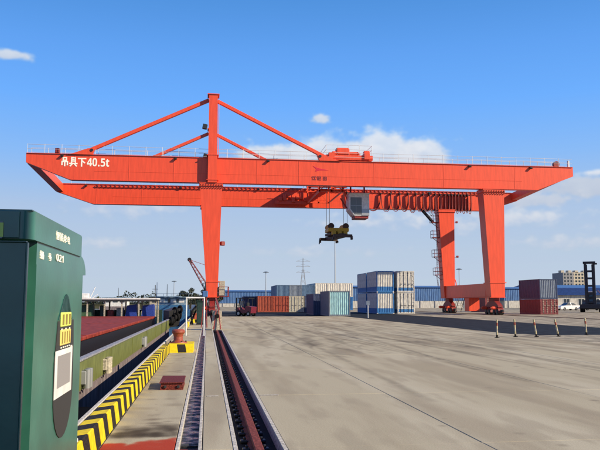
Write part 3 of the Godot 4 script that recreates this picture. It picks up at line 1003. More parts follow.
func trolley(o: Node, zf: float, gw: float) -> void:
	var t := hub("trolley", o)
	var s := mb()
	var y := GT + 0.35
	for x in [14.8, 19.3]:
		span(s, Vector3(x, y, zf + 0.1), Vector3(x + 0.7, y + 0.75, -102.6))
	for z in [zf - 0.1, -101.3]:
		span(s, Vector3(14.4, y - 0.1 if z > -90.0 else 18.55, z), Vector3(20.4, y + 0.5, z - 0.75))
	span(s, Vector3(15.5, y + 0.3, -90.5), Vector3(19.3, y + 0.4, -97.5))
	part("trolley_frame", s, M.crane, t)
	for z in [zf - 0.48, -101.68]:
		for x in [14.9, 16.3, 18.5, 19.9]:
			s = mb()
			lathe(s, [[0.0, -0.14], [0.27, -0.14], [0.27, 0.14], [0.0, 0.14]], 14, Vector3(x, (GT if z > -90.0 else 18.2) + 0.44, z), Basis(Vector3.RIGHT, PI / 2))
			part("trolley_wheel", s, M.steel_dark, t)
	# motors and gear boxes on the end carriage
	s = mb()
	box(s, Vector3(16.6, y + 0.95, zf - 0.5), Vector3(1.7, 0.95, 0.9), Basis.IDENTITY, 0.12)
	box(s, Vector3(15.5, y + 0.7, zf - 0.4), Vector3(0.6, 0.5, 0.7), Basis.IDENTITY, 0.08)
	part("gear_box", s, M.crane, t)
	s = mb()
	tube(s, Vector3(17.5, y + 0.75, zf - 0.45), Vector3(18.6, y + 0.75, zf - 0.45), 0.26, 0.26, 14)
	tube(s, Vector3(18.6, y + 0.75, zf - 0.45), Vector3(18.85, y + 0.75, zf - 0.45), 0.16, 0.16, 12)
	part("motor", s, M.crane, t)
	s = mb()
	box(s, Vector3(19.65, y + 0.85, zf - 0.4), Vector3(0.75, 0.5, 0.6), Basis.IDENTITY, 0.05)
	part("switch_box", s, M.crane, t)
	# hoist drum house in the middle
	s = mb()
	tube(s, Vector3(15.7, y + 1.0, -93.2), Vector3(19.2, y + 1.0, -93.2), 0.55, 0.55, 20)
	part("hoist_drum", s, M.crane, t)
	# railing around the deck
	s = mb()
	for xz in [[14.5, zf - 0.1], [15.9, zf - 0.1], [17.3, zf - 0.1], [18.7, zf - 0.1], [20.3, zf - 0.1], [14.5, -88.0], [20.3, -88.0], [14.5, -92.0], [20.3, -92.0]]:
		tube(s, Vector3(xz[0], y + 0.5, xz[1]), Vector3(xz[0], y + 1.75, xz[1]), 0.025, 0.025, 6)
	for h in [1.2, 1.75]:
		path(s, [Vector3(14.5, y + h, -92.0), Vector3(14.5, y + h, zf - 0.1), Vector3(20.3, y + h, zf - 0.1), Vector3(20.3, y + h, -92.0)], 0.022)
	part("railing", s, M.rail_paint, t)
	# frame hanging between the girders: machinery bay under the trolley
	s = mb()
	for z in [-99.8, -89.0]:
		for x in [14.3, 15.9, 17.4]:
			beam(s, Vector3(x, y, z), Vector3(x, 15.9, z), 0.2, 0.2)
		beam(s, Vector3(14.2, 16.0, z), Vector3(17.7, 16.0, z), 0.2, 0.2)
		beam(s, Vector3(14.3, 17.6, z), Vector3(17.4, 17.6, z), 0.14, 0.14)
		beam(s, Vector3(14.3, 16.0, z), Vector3(15.9, 17.6, z), 0.12, 0.12)
		beam(s, Vector3(15.9, 17.6, z), Vector3(17.4, 16.0, z), 0.12, 0.12)
	for x in [14.3, 17.4]:
		beam(s, Vector3(x, 16.0, -99.8), Vector3(x, 16.0, -89.0), 0.16, 0.16)
	beam(s, Vector3(17.4, 16.0, -88.6), Vector3(18.9, 12.6, -88.6), 0.16, 0.16)
	beam(s, Vector3(14.0, 17.4, -89.0), Vector3(17.4, 15.9, -89.0), 0.1, 0.1)
	part("hanging_frame", s, M.crane, t)
	s = mb()
	for k in 7:
		box(s, Vector3(10.4 + k * 0.62, 16.5 + (k % 3) * 0.25, -100.5), Vector3(0.5, 0.6 + (k % 2) * 0.4, 0.6), Basis.IDENTITY, 0.06)
	beam(s, Vector3(9.6, 16.05, -100.5), Vector3(15.0, 16.05, -100.5), 0.12, 0.5)
	beam(s, Vector3(9.7, 17.4, -100.5), Vector3(15.0, 17.4, -100.5), 0.06, 0.06)
	part("machinery", s, M.crane, t)
	# operator's cabin
	var c := hub("cabin", t)
	s = mb()
	prism(s, [Vector2(18.55, 12.6), Vector2(20.5, 12.6), Vector2(20.5, 15.4), Vector2(17.9, 15.4), Vector2(17.9, 13.4)], Vector3(0, 0, -87.2), Vector3.RIGHT, Vector3.UP, Vector3(0, 0, -2.2))
	part("shell", s, M.white, c)
	s = mb()
	span(s, Vector3(17.85, 15.4, -87.05), Vector3(20.6, 15.52, -89.5), 0.03)
	part("roof", s, M.white, c)
	s = mb()
	prism(s, [Vector2(18.62, 12.75), Vector2(19.5, 12.75), Vector2(19.5, 14.95), Vector2(18.05, 14.95), Vector2(18.05, 13.45)], Vector3(0, 0, -87.19), Vector3.RIGHT, Vector3.UP, Vector3(0, 0, 0.03))
	part("window", s, M.cabin_glass, c)
	for e in [[18.75, 13.0, 18.75, 14.95], [18.05, 13.9, 19.5, 13.9]]:
		s = mb()
		beam(s, Vector3(e[0], e[1], -87.14), Vector3(e[2], e[3], -87.14), 0.06, 0.04)
		part("mullion", s, M.galv, c)
	s = mb()
	span(s, Vector3(19.52, 12.62, -87.195), Vector3(20.49, 13.45, -87.165))
	part("skirt_panel", s, M.galv, c)
	s = mb()
	span(s, Vector3(18.6, 12.25, -87.3), Vector3(20.4, 12.6, -89.3), 0.04)
	for x in [18.3, 20.1]:
		beam(s, Vector3(x, 15.5, -88.3), Vector3(x, y, -88.3), 0.18, 0.18)
	beam(s, Vector3(17.0, 15.0, -88.6), Vector3(18.8, 12.3, -88.6), 0.14, 0.14)
	part("carrier", s, M.bogie, c)
	# ropes and spreader
	var sp := hub("spreader", t)
	for x in [16.2, 18.6]:
		for z in [-92.2, -94.6]:
			s = mb()
			tube(s, Vector3(x, y + 0.4, z), Vector3(x, 11.6, z), 0.028, 0.028, 6)
			part("hoist_rope", s, M.black, sp)
	s = mb()
	span(s, Vector3(16.0, 11.0, -92.0), Vector3(18.8, 11.5, -94.8), 0.06)
	part("head_block", s, M.yellow, sp)
	for x in [16.4, 18.4]:
		for z in [-92.2, -94.6]:
			s = mb()
			lathe(s, [[0.0, -0.09], [0.42, -0.09], [0.34, 0.0], [0.42, 0.09], [0.0, 0.09]], 16, Vector3(x, 11.75, z), Basis(Vector3.RIGHT, PI / 2))
			part("sheave", s, M.spreader, sp)
	s = mb()
	var b := Basis(Vector3.UP, 0.16)
	var ctr := Vector3(17.2, 10.35, -93.4)
	box(s, ctr, Vector3(1.0, 0.5, 6.0), b, 0.05)
	box(s, ctr + Vector3(0, 0.35, 0), Vector3(2.2, 0.35, 2.4), b, 0.05)
	for k in [-1, 1]:
		box(s, ctr + b * Vector3(0, -0.05, k * 2.9), Vector3(2.6, 0.4, 0.35), b, 0.04)
		for j in [-1, 1]:
			box(s, ctr + b * Vector3(j * 1.22, -0.3, k * 2.95), Vector3(0.25, 0.5, 0.3), b, 0.03)
	part("telescopic_frame", s, M.spreader, sp)
	for k in [-1, 1]:
		for j in [-1, 1]:
			s = mb()
			beam(s, ctr + b * Vector3(j * 1.32, -0.2, k * 2.8), ctr + b * Vector3(j * 1.40, -0.75 if j < 0 else -0.45, k * 2.8), 0.3, 0.12, 0.02)
			part("flipper", s, M.black, sp)
	s = mb()
	for j in [-0.8, 0.0, 0.8]:
		box(s, ctr + b * Vector3(j, 0.42, 1.6), Vector3(0.55, 0.5, 0.6), b, 0.06)
	part("hydraulic_boxes", s, M.yellow, sp)

func festoon(o: Node) -> void:
	var t := hub("festoon", o)
	var s := mb()
	span(s, Vector3(-16.0, 17.86, -101.2), Vector3(41.5, 17.98, -101.02))
	span(s, Vector3(-16.0, 17.76, -101.13), Vector3(41.5, 17.86, -101.09))
	part("track", s, M.crane, t)
	s = mb()
	span(s, Vector3(-0.06, -0.34, -0.10), Vector3(0.06, 0.0, 0.10))
	var hanger := s.commit()
	var x := -15.6
	while x < 41.0:
		mesh_part("track_bracket", hanger, M.bogie, t, Vector3(x, 18.22, -101.04))
		x += 0.62
	# cable loops, wide apart near the trolley and bunched by the leg
	var xs := [20.4, 23.0, 25.5]
	x = 25.5
	for k in 17:
		x += maxf(0.5, 1.5 - k * 0.1)
		xs.append(x)
	for k in xs.size() - 1:
		for j in 3:
			s = mb()
			var pts := []
			var drop: float = 2.25 + 0.22 * j + rng.randf_range(-0.12, 0.12)
			for i in 11:
				var u := i / 10.0
				var w := 4.0 * u * (1.0 - u)
				var bulge: float = sin(PI * u * 2.0) * -0.12 * minf(1.0, xs[k + 1] - xs[k])
				pts.append(Vector3(lerpf(xs[k], xs[k + 1], u) + bulge, 17.62 - drop * pow(w, 0.6), -100.95 + 0.1 * j))
			path(s, pts, 0.05, 5)
			part("cable_loop", s, M.bogie if j != 1 else M.steel_dark, t)
		s = mb()
		box(s, Vector3(xs[k], 17.68, -100.95), Vector3(0.22, 0.3, 0.4), Basis.IDENTITY, 0.03)
		part("cable_carrier", s, M.steel_dark, t)

func stairs(o: Node) -> void:
	var t := hub("access_stair", o)
	# flight from the girder down to the first landing, then landings with ladders on the leg
	var s := mb()
	var a := Vector3(31.6, 15.9, -101.6)
	var b := Vector3(33.7, 13.6, -101.6)
	for z in [-101.3, -102.0]:
		beam(s, a + Vector3(0, 0, z + 101.6), b + Vector3(0, 0, z + 101.6), 0.08, 0.22)
		tube(s, a + Vector3(0, 1.0, z + 101.6), b + Vector3(0, 1.0, z + 101.6), 0.03)
		tube(s, b + Vector3(0, 0, z + 101.6), b + Vector3(0, 1.0, z + 101.6), 0.03)
	for k in 10:
		var p := a.lerp(b, (k + 0.5) / 10.0)
		span(s, p + Vector3(-0.12, 0, 0.3), p + Vector3(0.12, 0.03, -0.4))
	part("flight", s, M.steel_dark, t)
	for y in [13.5, 11.2, 8.3, 5.6]:
		s = mb()
		var x1: float = lerpf(34.95, 34.35, (y - 3.95) / 11.5)
		span(s, Vector3(x1 - 1.1, y, -101.0), Vector3(x1, y + 0.07, -102.3))
		for e in [[x1 - 1.08, -101.02], [x1 - 1.08, -102.28], [x1 - 0.1, -101.02]]:
			tube(s, Vector3(e[0], y, e[1]), Vector3(e[0], y + 1.1, e[1]), 0.03)
		for h in [0.55, 1.1]:
			path(s, [Vector3(x1, y + h, -101.02), Vector3(x1 - 1.08, y + h, -101.02), Vector3(x1 - 1.08, y + h, -102.28), Vector3(x1, y + h, -102.28)], 0.028)
		beam(s, Vector3(x1 - 1.0, y, -101.6), Vector3(x1 + 0.1, y - 0.8, -101.6), 0.07, 0.07)
		part("landing", s, M.bogie, t)
	for e in [[13.5, 11.2], [11.2, 8.3], [8.3, 5.6], [5.6, 3.9]]:
		s = mb()
		var x2: float = 34.2
		for z in [-101.5, -101.9]:
			tube(s, Vector3(x2, e[0], z), Vector3(x2 + 0.15, e[1], z), 0.03)
		var k: float = e[1]
		while k < e[0]:
			beam(s, Vector3(x2 + 0.1, k, -101.5), Vector3(x2 + 0.1, k, -101.9), 0.03, 0.03)
			k += 0.32
		part("ladder", s, M.bogie, t)
	# small lamps on the outer side of the leg
	for y in [13.4, 8.2]:
		s = mb()
		beam(s, Vector3(36.5, y, -101.0), Vector3(37.1, y + 0.1, -100.9), 0.05, 0.05)
		box(s, Vector3(37.15, y + 0.15, -100.9), Vector3(0.3, 0.3, 0.3), Basis.IDENTITY, 0.04)
		part("leg_lamp", s, M.bogie, t)
	s = mb()
	var hoop := []
	for k in 9:
		hoop.append(Vector3(36.9 - 0.35 + cos(PI * k / 8.0) * 0.35, 4.0 + sin(PI * k / 8.0) * 1.1, -101.0))
	path(s, hoop, 0.07, 6)
	part("cable_bow", s, M.crane, t)

# ---------------------------------------------------------------- containers
func container(label: String, at: Vector3, size: Vector3, c: Dictionary, group := "") -> Node3D:
	# at: corner with the lowest x, at ground level, on the face towards +z; size: width, height, length
	var o := thing("shipping_container", label, "container", at, 0.0, group)
	var w := size.x
	var h := size.y
	var l := size.z
	var s := mb()
	var f: StandardMaterial3D = c.get("frame", c.side)
	for x in [0.0, w - 0.14]:
		for z in [0.0, -l + 0.14]:
			s = mb()
			span(s, Vector3(x, 0.0, z), Vector3(x + 0.14, h, z - 0.14), 0.01)
			part("corner_post", s, f, o)
	for x in [0.015, w - 0.095]:
		for y in [[0.02, 0.18], [h - 0.09, h - 0.01]]:
			s = mb()
			span(s, Vector3(x, y[0], -0.14), Vector3(x + 0.08, y[1], -l + 0.14))
			part("side_rail", s, f, o)
	for z in [-0.015, -l + 0.095]:
		for y in [[0.02, 0.2], [h - 0.13, h - 0.01]]:
			s = mb()
			span(s, Vector3(0.14, y[0], z), Vector3(w - 0.14, y[1], z - 0.08))
			part("end_rail", s, f, o)
	for x in [-0.004, w - 0.174]:
		for z in [0.004, -l + 0.174]:
			for y in [-0.002, h - 0.118]:
				s = mb()
				span(s, Vector3(x, y, z), Vector3(x + 0.178, y + 0.12, z - 0.178), 0.012)
				part("corner_casting", s, c.get("casting", f), o)
	# side walls, with a painted lower band where there is one
	var band: float = c.get("band", 0.0)
	var lower: StandardMaterial3D = c.get("lower", c.side)
	for q in [[Vector3(0.03, 0, -0.14), Vector3(-1, 0, 0)], [Vector3(w - 0.03, 0, -0.14), Vector3(1, 0, 0)]]:
		for b in ([[0.18, band, lower], [band, h - 0.09, c.side]] if band > 0.2 else [[0.18, h - 0.09, c.side]]):
			s = mb()
			corrugated(s, q[0] + Vector3(0, b[0], 0), Vector3(0, 0, -1), Vector3.UP, q[1], l - 0.28, b[1] - b[0], 0.278, 0.036)
			part("side_panel", s, b[2], o)
	s = mb()
	span(s, Vector3(0.02, h - 0.07, -0.02), Vector3(w - 0.02, h - 0.03, -l + 0.02))
	part("roof", s, c.side, o)
	s = mb()
	span(s, Vector3(0.14, 0.15, -l + 0.06), Vector3(w - 0.14, h - 0.1, -l + 0.10))
	part("rear_wall", s, c.side, o)
	var fr: StandardMaterial3D = c.get("front", c.side)
	if c.get("doors", false):
		for k in 2:
			var x0: float = 0.14 if k == 0 else w / 2 + 0.01
			var x1: float = w / 2 - 0.01 if k == 0 else w - 0.14
			s = mb()
			if band > 0.2:
				span(s, Vector3(x0, band, -0.03), Vector3(x1, h - 0.14, -0.08), 0.008)
				var lo := mb()
				span(lo, Vector3(x0, 0.2, -0.031), Vector3(x1, band, -0.08))
				part("door_band", lo, lower, o)
			else:
				span(s, Vector3(x0, 0.2, -0.03), Vector3(x1, h - 0.14, -0.08), 0.008)
			var d := part("door", s, fr, o)
			for j in [0.27, 0.73]:
				s = mb()
				var xr := lerpf(x0, x1, j)
				tube(s, Vector3(xr, 0.12, 0.0), Vector3(xr, h - 0.06, 0.0), 0.022, 0.022, 6)
				for y in [0.35, 0.62, 0.9, h - 0.6, h - 0.3]:
					box(s, Vector3(xr, y, -0.015), Vector3(0.13, 0.07, 0.05))
				beam(s, Vector3(xr, 1.15, 0.025), Vector3(xr + 0.36, 1.15 - 0.03, 0.025), 0.04, 0.03)
				part("lock_rod", s, c.get("rod", M.galv), d)
			s = mb()
			for y in [0.45, 1.0, 1.6, 2.2]:
				if y < h - 0.2:
					box(s, Vector3(0.1 if k == 0 else w - 0.1, y, 0.005), Vector3(0.16, 0.11, 0.04))
			part("hinges", s, f, d)
	else:
		for b in ([[0.2, band, lower], [band, h - 0.13, fr]] if band > 0.2 else [[0.2, h - 0.13, fr]]):
			s = mb()
			corrugated(s, Vector3(0.14, b[0], -0.03), Vector3.RIGHT, Vector3.UP, Vector3(0, 0, 1), w - 0.28, b[1] - b[0], c.get("rib", 0.25), 0.045)
			part("end_panel", s, b[2], o)
	return o

func build_containers() -> void:
	var W := 2.44
	container("grey-sided container with a pale cyan ribbed end, standing alone on the yard", Vector3(13.62, 0, -78.2), Vector3(W, 2.86, 6.06), {"side": M.box_slate, "front": M.box_cyan, "frame": M.box_slate})
	container("narrow dark blue container just behind the grey and cyan one", Vector3(12.9, 0, -85.2), Vector3(W, 2.62, 6.06), {"side": M.box_deep})
	# two tiers, two wide, two deep of white and blue boxes
	var bw := {"side": M.box_white, "front": M.box_white, "band": 0.75, "lower": M.box_blue, "frame": M.box_blue, "casting": M.white, "rib": 0.24}
	var bwd := {"side": M.box_white, "front": M.box_white, "band": 0.62, "lower": M.box_blue, "frame": M.box_white, "doors": true, "rod": M.steel_dark}
	var g := "white and blue stacked containers"
	for t in 2:
		var tier: String = ["bottom", "top"][t]
		container("white container with blue lower band and ribbed end, %s tier, front of the blue-white stack" % tier, Vector3(23.0, t * 2.95, -94.0), Vector3(W, 2.9, 6.06), bw, g)
		container("white container with blue lower band, %s tier, behind the ribbed-end one in the stack" % tier, Vector3(23.0, t * 2.95, -100.4), Vector3(W, 2.9, 6.06), bw, g)
		container("white container showing its door end with lock rods, %s tier of the blue-white stack" % tier, Vector3(25.9, t * 2.95, -94.0), Vector3(W, 2.9, 6.06), bwd, g)
	# by the landward legs
	container("maroon container with rusty door end, under the navy one by the crane leg", Vector3(42.6, 0, -86.0), Vector3(W, 1.95, 6.06), {"side": M.box_maroon, "front": M.box_maroon, "doors": true, "rod": M.cone_cream})
	container("navy container with ribbed blue-grey end on top of the maroon one", Vector3(42.6, 1.97, -86.0), Vector3(W, 2.6, 6.06), {"side": M.box_navy, "front": M.box_grey, "frame": M.box_navy})
	container("small red container with door end between the landward crane legs", Vector3(43.8, 0, -107.0), Vector3(W, 2.3, 6.06), {"side": M.box_maroon, "front": M.box_maroon, "doors": true, "rod": M.cone_cream})
	# row behind the asphalt
	container("dark slate blue container at the end of the row beside the brick-red one", Vector3(5.8, 0, -113.5), Vector3(W, 2.5, 6.06), {"side": M.box_deep})
	container("brick-red container with ribbed long side in the row behind the asphalt", Vector3(7.9, 0, -110.6), Vector3(W, 2.55, 6.06), {"side": M.box_red})
	container("brick-red container with door rods in the row behind the asphalt", Vector3(10.4, 0, -111.0), Vector3(W, 2.55, 6.06), {"side": M.box_red, "doors": true, "rod": M.bogie})
	container("cream container with door rods in the row behind the asphalt", Vector3(12.9, 0, -111.0), Vector3(W, 2.55, 6.06), {"side": M.box_cream, "doors": true})
	container("steel blue container next to the cream one in the row", Vector3(15.4, 0, -111.0), Vector3(W, 2.6, 6.06), {"side": M.box_deep})
	# three boxes stacked beside the place the picture is taken from; they shade the near end of the green cabinet
	for t in 3:
		container("grey container, %s of the three stacked on the yard across from the green cabinet" % ["lowest", "middle one", "topmost"][t], Vector3(3.0, t * 2.62, 5.63), Vector3(W, 2.6, 6.06), {"side": M.box_slate})
	# far stacks
	for k in 3:
		container(["grey-blue container", "dull grey container", "steel blue container"][k] + " on the upper tier far behind the brick-red row", Vector3(13.4 + k * 2.5, 2.45, -136.0), Vector3(W, 2.45, 12.0), {"side": [M.box_steel, M.box_grey, M.box_steel][k]})
		container(["grey-blue container", "dull grey container", "steel blue container"][k] + " on the lower tier far behind the brick-red row", Vector3(13.4 + k * 2.5, 0, -136.0), Vector3(W, 2.42, 12.0), {"side": [M.box_steel, M.box_deep, M.box_steel][k]})
	for k in 3:
		container("off-white container on the far upper tier, number %s from the grey-blue ones" % ["one", "two", "three"][k], Vector3(21.0 + k * 2.5, 2.6, -136.0), Vector3(W, 2.7, 12.0), {"side": M.box_white, "rib": 0.4})
		container("blue container on the far lower tier under off-white container %s" % ["one", "two", "three"][k], Vector3(21.0 + k * 2.5, 0, -136.0), Vector3(W, 2.55, 12.0), {"side": M.box_blue})

# ---------------------------------------------------------------- buildings
func build_far_buildings() -> void:
	warehouse("long white warehouse with a blue clad upper wall behind the containers", Vector3(30, 0, -178), 46.0, 5.4, 1.9)
	warehouse("low pale blue shed far behind the brick-red container row", Vector3(4, 0, -230), 40.0, 5.0, 1.2)
	warehouse("white shed with blue cladding beyond the landward crane leg", Vector3(80, 0, -182), 26.0, 5.2, 2.0)
	# office row with navy roof
	var o := thing("office_building", "low white office row with navy roof behind the parked cars", "building", Vector3(75.0, 0, -150))
	var s := mb()
	span(s, Vector3(0, 0, 0), Vector3(34, 3.1, -9))
	part("wall", s, M.wall_white, o)
	s = mb()
	prism(s, [Vector2(0.6, 3.1), Vector2(-9.6, 3.1), Vector2(-4.5, 4.9)], Vector3(-0.5, 0, 0), Vector3(0, 0, 1), Vector3.UP, Vector3(35, 0, 0))
	part("roof", s, M.roof_navy, o)
	for k in 9:
		s = mb()
		span(s, Vector3(1.2 + k * 3.6, 0.9, -0.02), Vector3(2.8 + k * 3.6, 2.3, 0.02))
		var w := part("window", s, M.glass, o)
		s = mb()
		for e in [[0.0, 0.08], [0.78, 0.84], [1.54, 1.62]]:
			span(s, Vector3(1.2 + k * 3.6 + e[0], 0.86, 0.02), Vector3(1.2 + k * 3.6 + e[1], 2.34, 0.05))
		span(s, Vector3(1.15 + k * 3.6, 0.82, 0.02), Vector3(2.85 + k * 3.6, 0.9, 0.08))
		part("frame", s, M.white, w)
	o = thing("workshop_hall", "big workshop hall with light blue roof rising behind the office row", "building", Vector3(92, 0, -182))
	s = mb()
	span(s, Vector3(0, 0, 0), Vector3(60, 4.6, -30))
	part("wall", s, M.wall_white, o)
	s = mb()
	prism(s, [Vector2(0.8, 4.6), Vector2(-30.8, 4.6), Vector2(-15, 6.6)], Vector3(-0.6, 0, 0), Vector3(0, 0, 1), Vector3.UP, Vector3(61, 0, 0))
	part("roof", s, M.warehouse_blue, o)
	for k in 12:
		s = mb()
		span(s, Vector3(2 + k * 4.8, 1.2, 0), Vector3(4.6 + k * 4.8, 3.2, 0.03))
		part("window", s, M.glass, o)
	# apartment block far away
	o = thing("apartment_block", "tall beige apartment block with a grid of windows on the skyline", "building", Vector3(318, 0, -600))
	s = mb()
	span(s, Vector3(10, 0, 0), Vector3(26, 28.5, -16))
	part("wall", s, M.wall_beige, o)
	s = mb()
	span(s, Vector3(0, 0, 4), Vector3(10, 28.0, -16))
	part("stair_wing", s, M.wall_grey, o)
	s = mb()
	for x in [0.5, 7.5, 14.0, 22.0]:
		span(s, Vector3(x, 28.0, 0), Vector3(x + 3.0, 30.2, -5))
	part("roof_huts", s, M.wall_beige, o)
	for fl in 9:
		for k in 5:
			s = mb()
			span(s, Vector3(10.8 + k * 3.05, 1.2 + fl * 3.05, 0.0), Vector3(12.6 + k * 3.05, 2.9 + fl * 3.05, 0.06))
			part("window", s, M.glass, o)
		for k in 3:
			s = mb()
			span(s, Vector3(1.0 + k * 3.0, 1.2 + fl * 3.05, 4.0), Vector3(2.5 + k * 3.0, 2.9 + fl * 3.05, 4.06))
			part("window", s, M.glass, o)

func warehouse(label: String, at: Vector3, length: float, h: float, wall_h: float) -> void:
	var o := thing("warehouse", label, "warehouse", at)
	var s := mb()
	span(s, Vector3(0, 0, 0), Vector3(length, wall_h, -16))
	part("wall", s, M.wall_white, o)
	s = mb()
	corrugated(s, Vector3(-0.2, wall_h, 0.1), Vector3.RIGHT, Vector3.UP, Vector3(0, 0, 1), length + 0.4, h - wall_h, 0.5, 0.05)
	span(s, Vector3(-0.2, wall_h, -0.1), Vector3(length + 0.2, h - 0.02, -16))
	part("cladding", s, M.warehouse_blue, o)
	s = mb()
	prism(s, [Vector2(0.4, h), Vector2(-16.4, h), Vector2(-8, h + 0.6)], Vector3(-0.4, 0, 0), Vector3(0, 0, 1), Vector3.UP, Vector3(length + 0.8, 0, 0))
	part("roof", s, M.warehouse_blue, o)
	var k := 1.0
	while k < length - 1.0:
		s = mb()
		span(s, Vector3(k, 0, 0.0), Vector3(k + 0.25, wall_h, 0.12))
		part("pillar", s, M.wall_grey, o)
		k += 4.0

# ---------------------------------------------------------------- vessels
func build_vessels() -> void:
	var o := thing("barge", "long barge moored at the quay, olive bulwark and red-brown hatch covers", "barge")
	var s := mb()
	var plan := [Vector2(-2.95, -14), Vector2(-2.95, 57), Vector2(-3.3, 60.5), Vector2(-4.6, 64.5), Vector2(-7.0, 66.5), Vector2(-12.0, 66.5), Vector2(-14.6, 64.5), Vector2(-16.2, 60.5), Vector2(-16.6, 57), Vector2(-16.6, -14)]
	prism(s, plan, Vector3(0, -2.3, 0), Vector3.RIGHT, Vector3(0, 0, -1), Vector3(0, 1.9, 0))
	var h := part("hull", s, M.hull, o)
	s = mb()
	span(s, Vector3(-2.95, -0.50, 14), Vector3(-2.915, -0.44, -57), 0.01)
	part("rubbing_strake", s, M.hull, h)
	s = mb()
	prism(s, [Vector2(-3.1, -14), Vector2(-3.1, 60), Vector2(-7, 66), Vector2(-12, 66), Vector2(-16.4, 60), Vector2(-16.4, -14)], Vector3(0, -0.4, 0), Vector3.RIGHT, Vector3(0, 0, -1), Vector3(0, 0.03, 0))
	part("side_deck", s, M.deck, o)
	# bulwark plates with stiffeners and a pale capping rail
	for k in 10:
		s = mb()
		var za := 6.0 - k * 6.3
		span(s, Vector3(-3.0, -0.46, za), Vector3(-2.90, 0.22, za - 6.28), 0.006)
		part("bulwark_plate", s, M.olive, o)
		s = mb()
		span(s, Vector3(-2.9, -0.38, za - 3.1), Vector3(-2.875, 0.2, za - 3.14))
		part("stiffener", s, M.olive, o)
	s = mb()
	span(s, Vector3(-3.06, 0.22, 6), Vector3(-2.86, 0.27, -57), 0.012)
	part("capping_rail", s, M.cap_rail, o)
	# mooring fittings on the outer side
	for z in [-17.5, -21.0, -33.0]:
		s = mb()
		box(s, Vector3(-2.86, -0.18, z), Vector3(0.16, 0.34, 0.5), Basis.IDENTITY, 0.03)
		tube(s, Vector3(-2.78, -0.42, z + 0.15), Vector3(-2.78, 0.02, z + 0.15), 0.085, 0.085, 12)
		tube(s, Vector3(-2.78, -0.42, z - 0.15), Vector3(-2.78, 0.02, z - 0.15), 0.085, 0.085, 12)
		part("fairlead", s, M.cone_cream if z == -21.0 else M.galv, o)
	s = mb()
	span(s, Vector3(-2.895, -0.24, -15.4), Vector3(-2.885, 0.06, -16.2))
	part("draught_plate", s, M.kerb_white, o)
	# fender platform low on the near side
	s = mb()
	span(s, Vector3(-2.93, -0.95, -9.0), Vector3(-2.35, -0.80, -17.0), 0.03)
	part("fender_ledge", s, M.rubber, o)
	s = mb()
	var rope := []
	for k in 14:
		rope.append(Vector3(-2.6 + 0.12 * sin(k * 1.3), -0.77 + 0.03 * (k % 2), -10.5 - k * 0.22 - 0.1 * cos(k * 2.0)))
	path(s, rope, 0.03, 6)
	part("rope", s, M.galv, o)
	# hatch coaming and covers
	s = mb()
	span(s, Vector3(-4.35, -0.38, 8), Vector3(-15.4, 0.24, -61), 0.03)
	part("hatch_coaming", s, M.navy, o)
	for k in 14:
		s = mb()
		var z0 := 8.0 - k * 4.93
		span(s, Vector3(-4.30, 0.24, z0), Vector3(-15.45, 0.385 + rng.randf_range(0, 0.02), z0 - 4.88), 0.03)
		part("hatch_cover", s, M.hatch, o)
	# after deck shelter: posts, roof, tarpaulins
	var sh := hub("shelter", o)
	s = mb()
	span(s, Vector3(-4.2, 1.80, -61.5), Vector3(-14.5, 1.93, -65.0), 0.02)
	part("roof", s, M.white, sh)
	s = mb()
	span(s, Vector3(-4.2, 1.64, -61.52), Vector3(-14.5, 1.79, -61.62))
	part("fascia", s, M.steel_dark, sh)
	for k in 8:
		for z in [-61.7, -64.8]:
			s = mb()
			span(s, Vector3(-4.3 - k * 1.43, -0.38, z), Vector3(-4.42 - k * 1.43, 1.8, z - 0.12))
			part("post", s, M.cone_cream, sh)
	s = mb()
	span(s, Vector3(-4.0, -0.38, -65.2), Vector3(-14.7, 0.9, -65.3))
	part("rear_screen", s, M.machine_green, sh)
	for e in [[-4.55, -5.65, M.tarp_blue], [-6.0, -7.0, M.tarp_blue], [-9.7, -10.9, M.green], [-10.9, -11.4, M.machine_green]]:
		s = mb()
		hexa(s, [Vector3(e[0], 0.2, -62.3), Vector3(e[1], 0.2, -62.3), Vector3(e[1], 0.2, -63.6), Vector3(e[0], 0.2, -63.6), Vector3(e[0] - 0.05, 1.42, -62.4), Vector3(e[1] + 0.15, 1.30, -62.4), Vector3(e[1] + 0.15, 1.25, -63.5), Vector3(e[0] - 0.05, 1.38, -63.5)])
		part("covered_crate", s, e[2], sh)
	for e in [[-7.5, 0.9, 0.6], [-8.3, 0.7, 0.5], [-9.0, 1.1, 0.4], [-12.4, 0.9, 0.9], [-13.6, 0.7, 0.7]]:
		s = mb()
		box(s, Vector3(e[0], 0.2 + e[1] / 2, -63.2), Vector3(e[2], e[1], 0.7), Basis.IDENTITY, 0.05)
		part("deck_locker", s, [M.machine_green, M.cap_rail, M.bogie][int(e[0]) % 3 * -1], sh)
	s = mb()
	span(s, Vector3(-10.2, 1.93, -63.0), Vector3(-10.8, 2.35, -63.6), 0.04)
	tube(s, Vector3(-10.1, 1.93, -63.2), Vector3(-9.7, 2.9, -63.2), 0.035)
	tube(s, Vector3(-9.9, 1.95, -63.2), Vector3(-9.45, 2.3, -63.2), 0.03)
	part("signal_gear", s, M.white, sh)
	s = mb()
	tube(s, Vector3(-4.6, 1.93, -64.0), Vector3(-4.6, 3.1, -64.0), 0.035)
	tube(s, Vector3(-4.85, 2.75, -64.0), Vector3(-4.35, 2.75, -64.0), 0.02)
	part("signal_mast", s, M.steel_dark, sh)
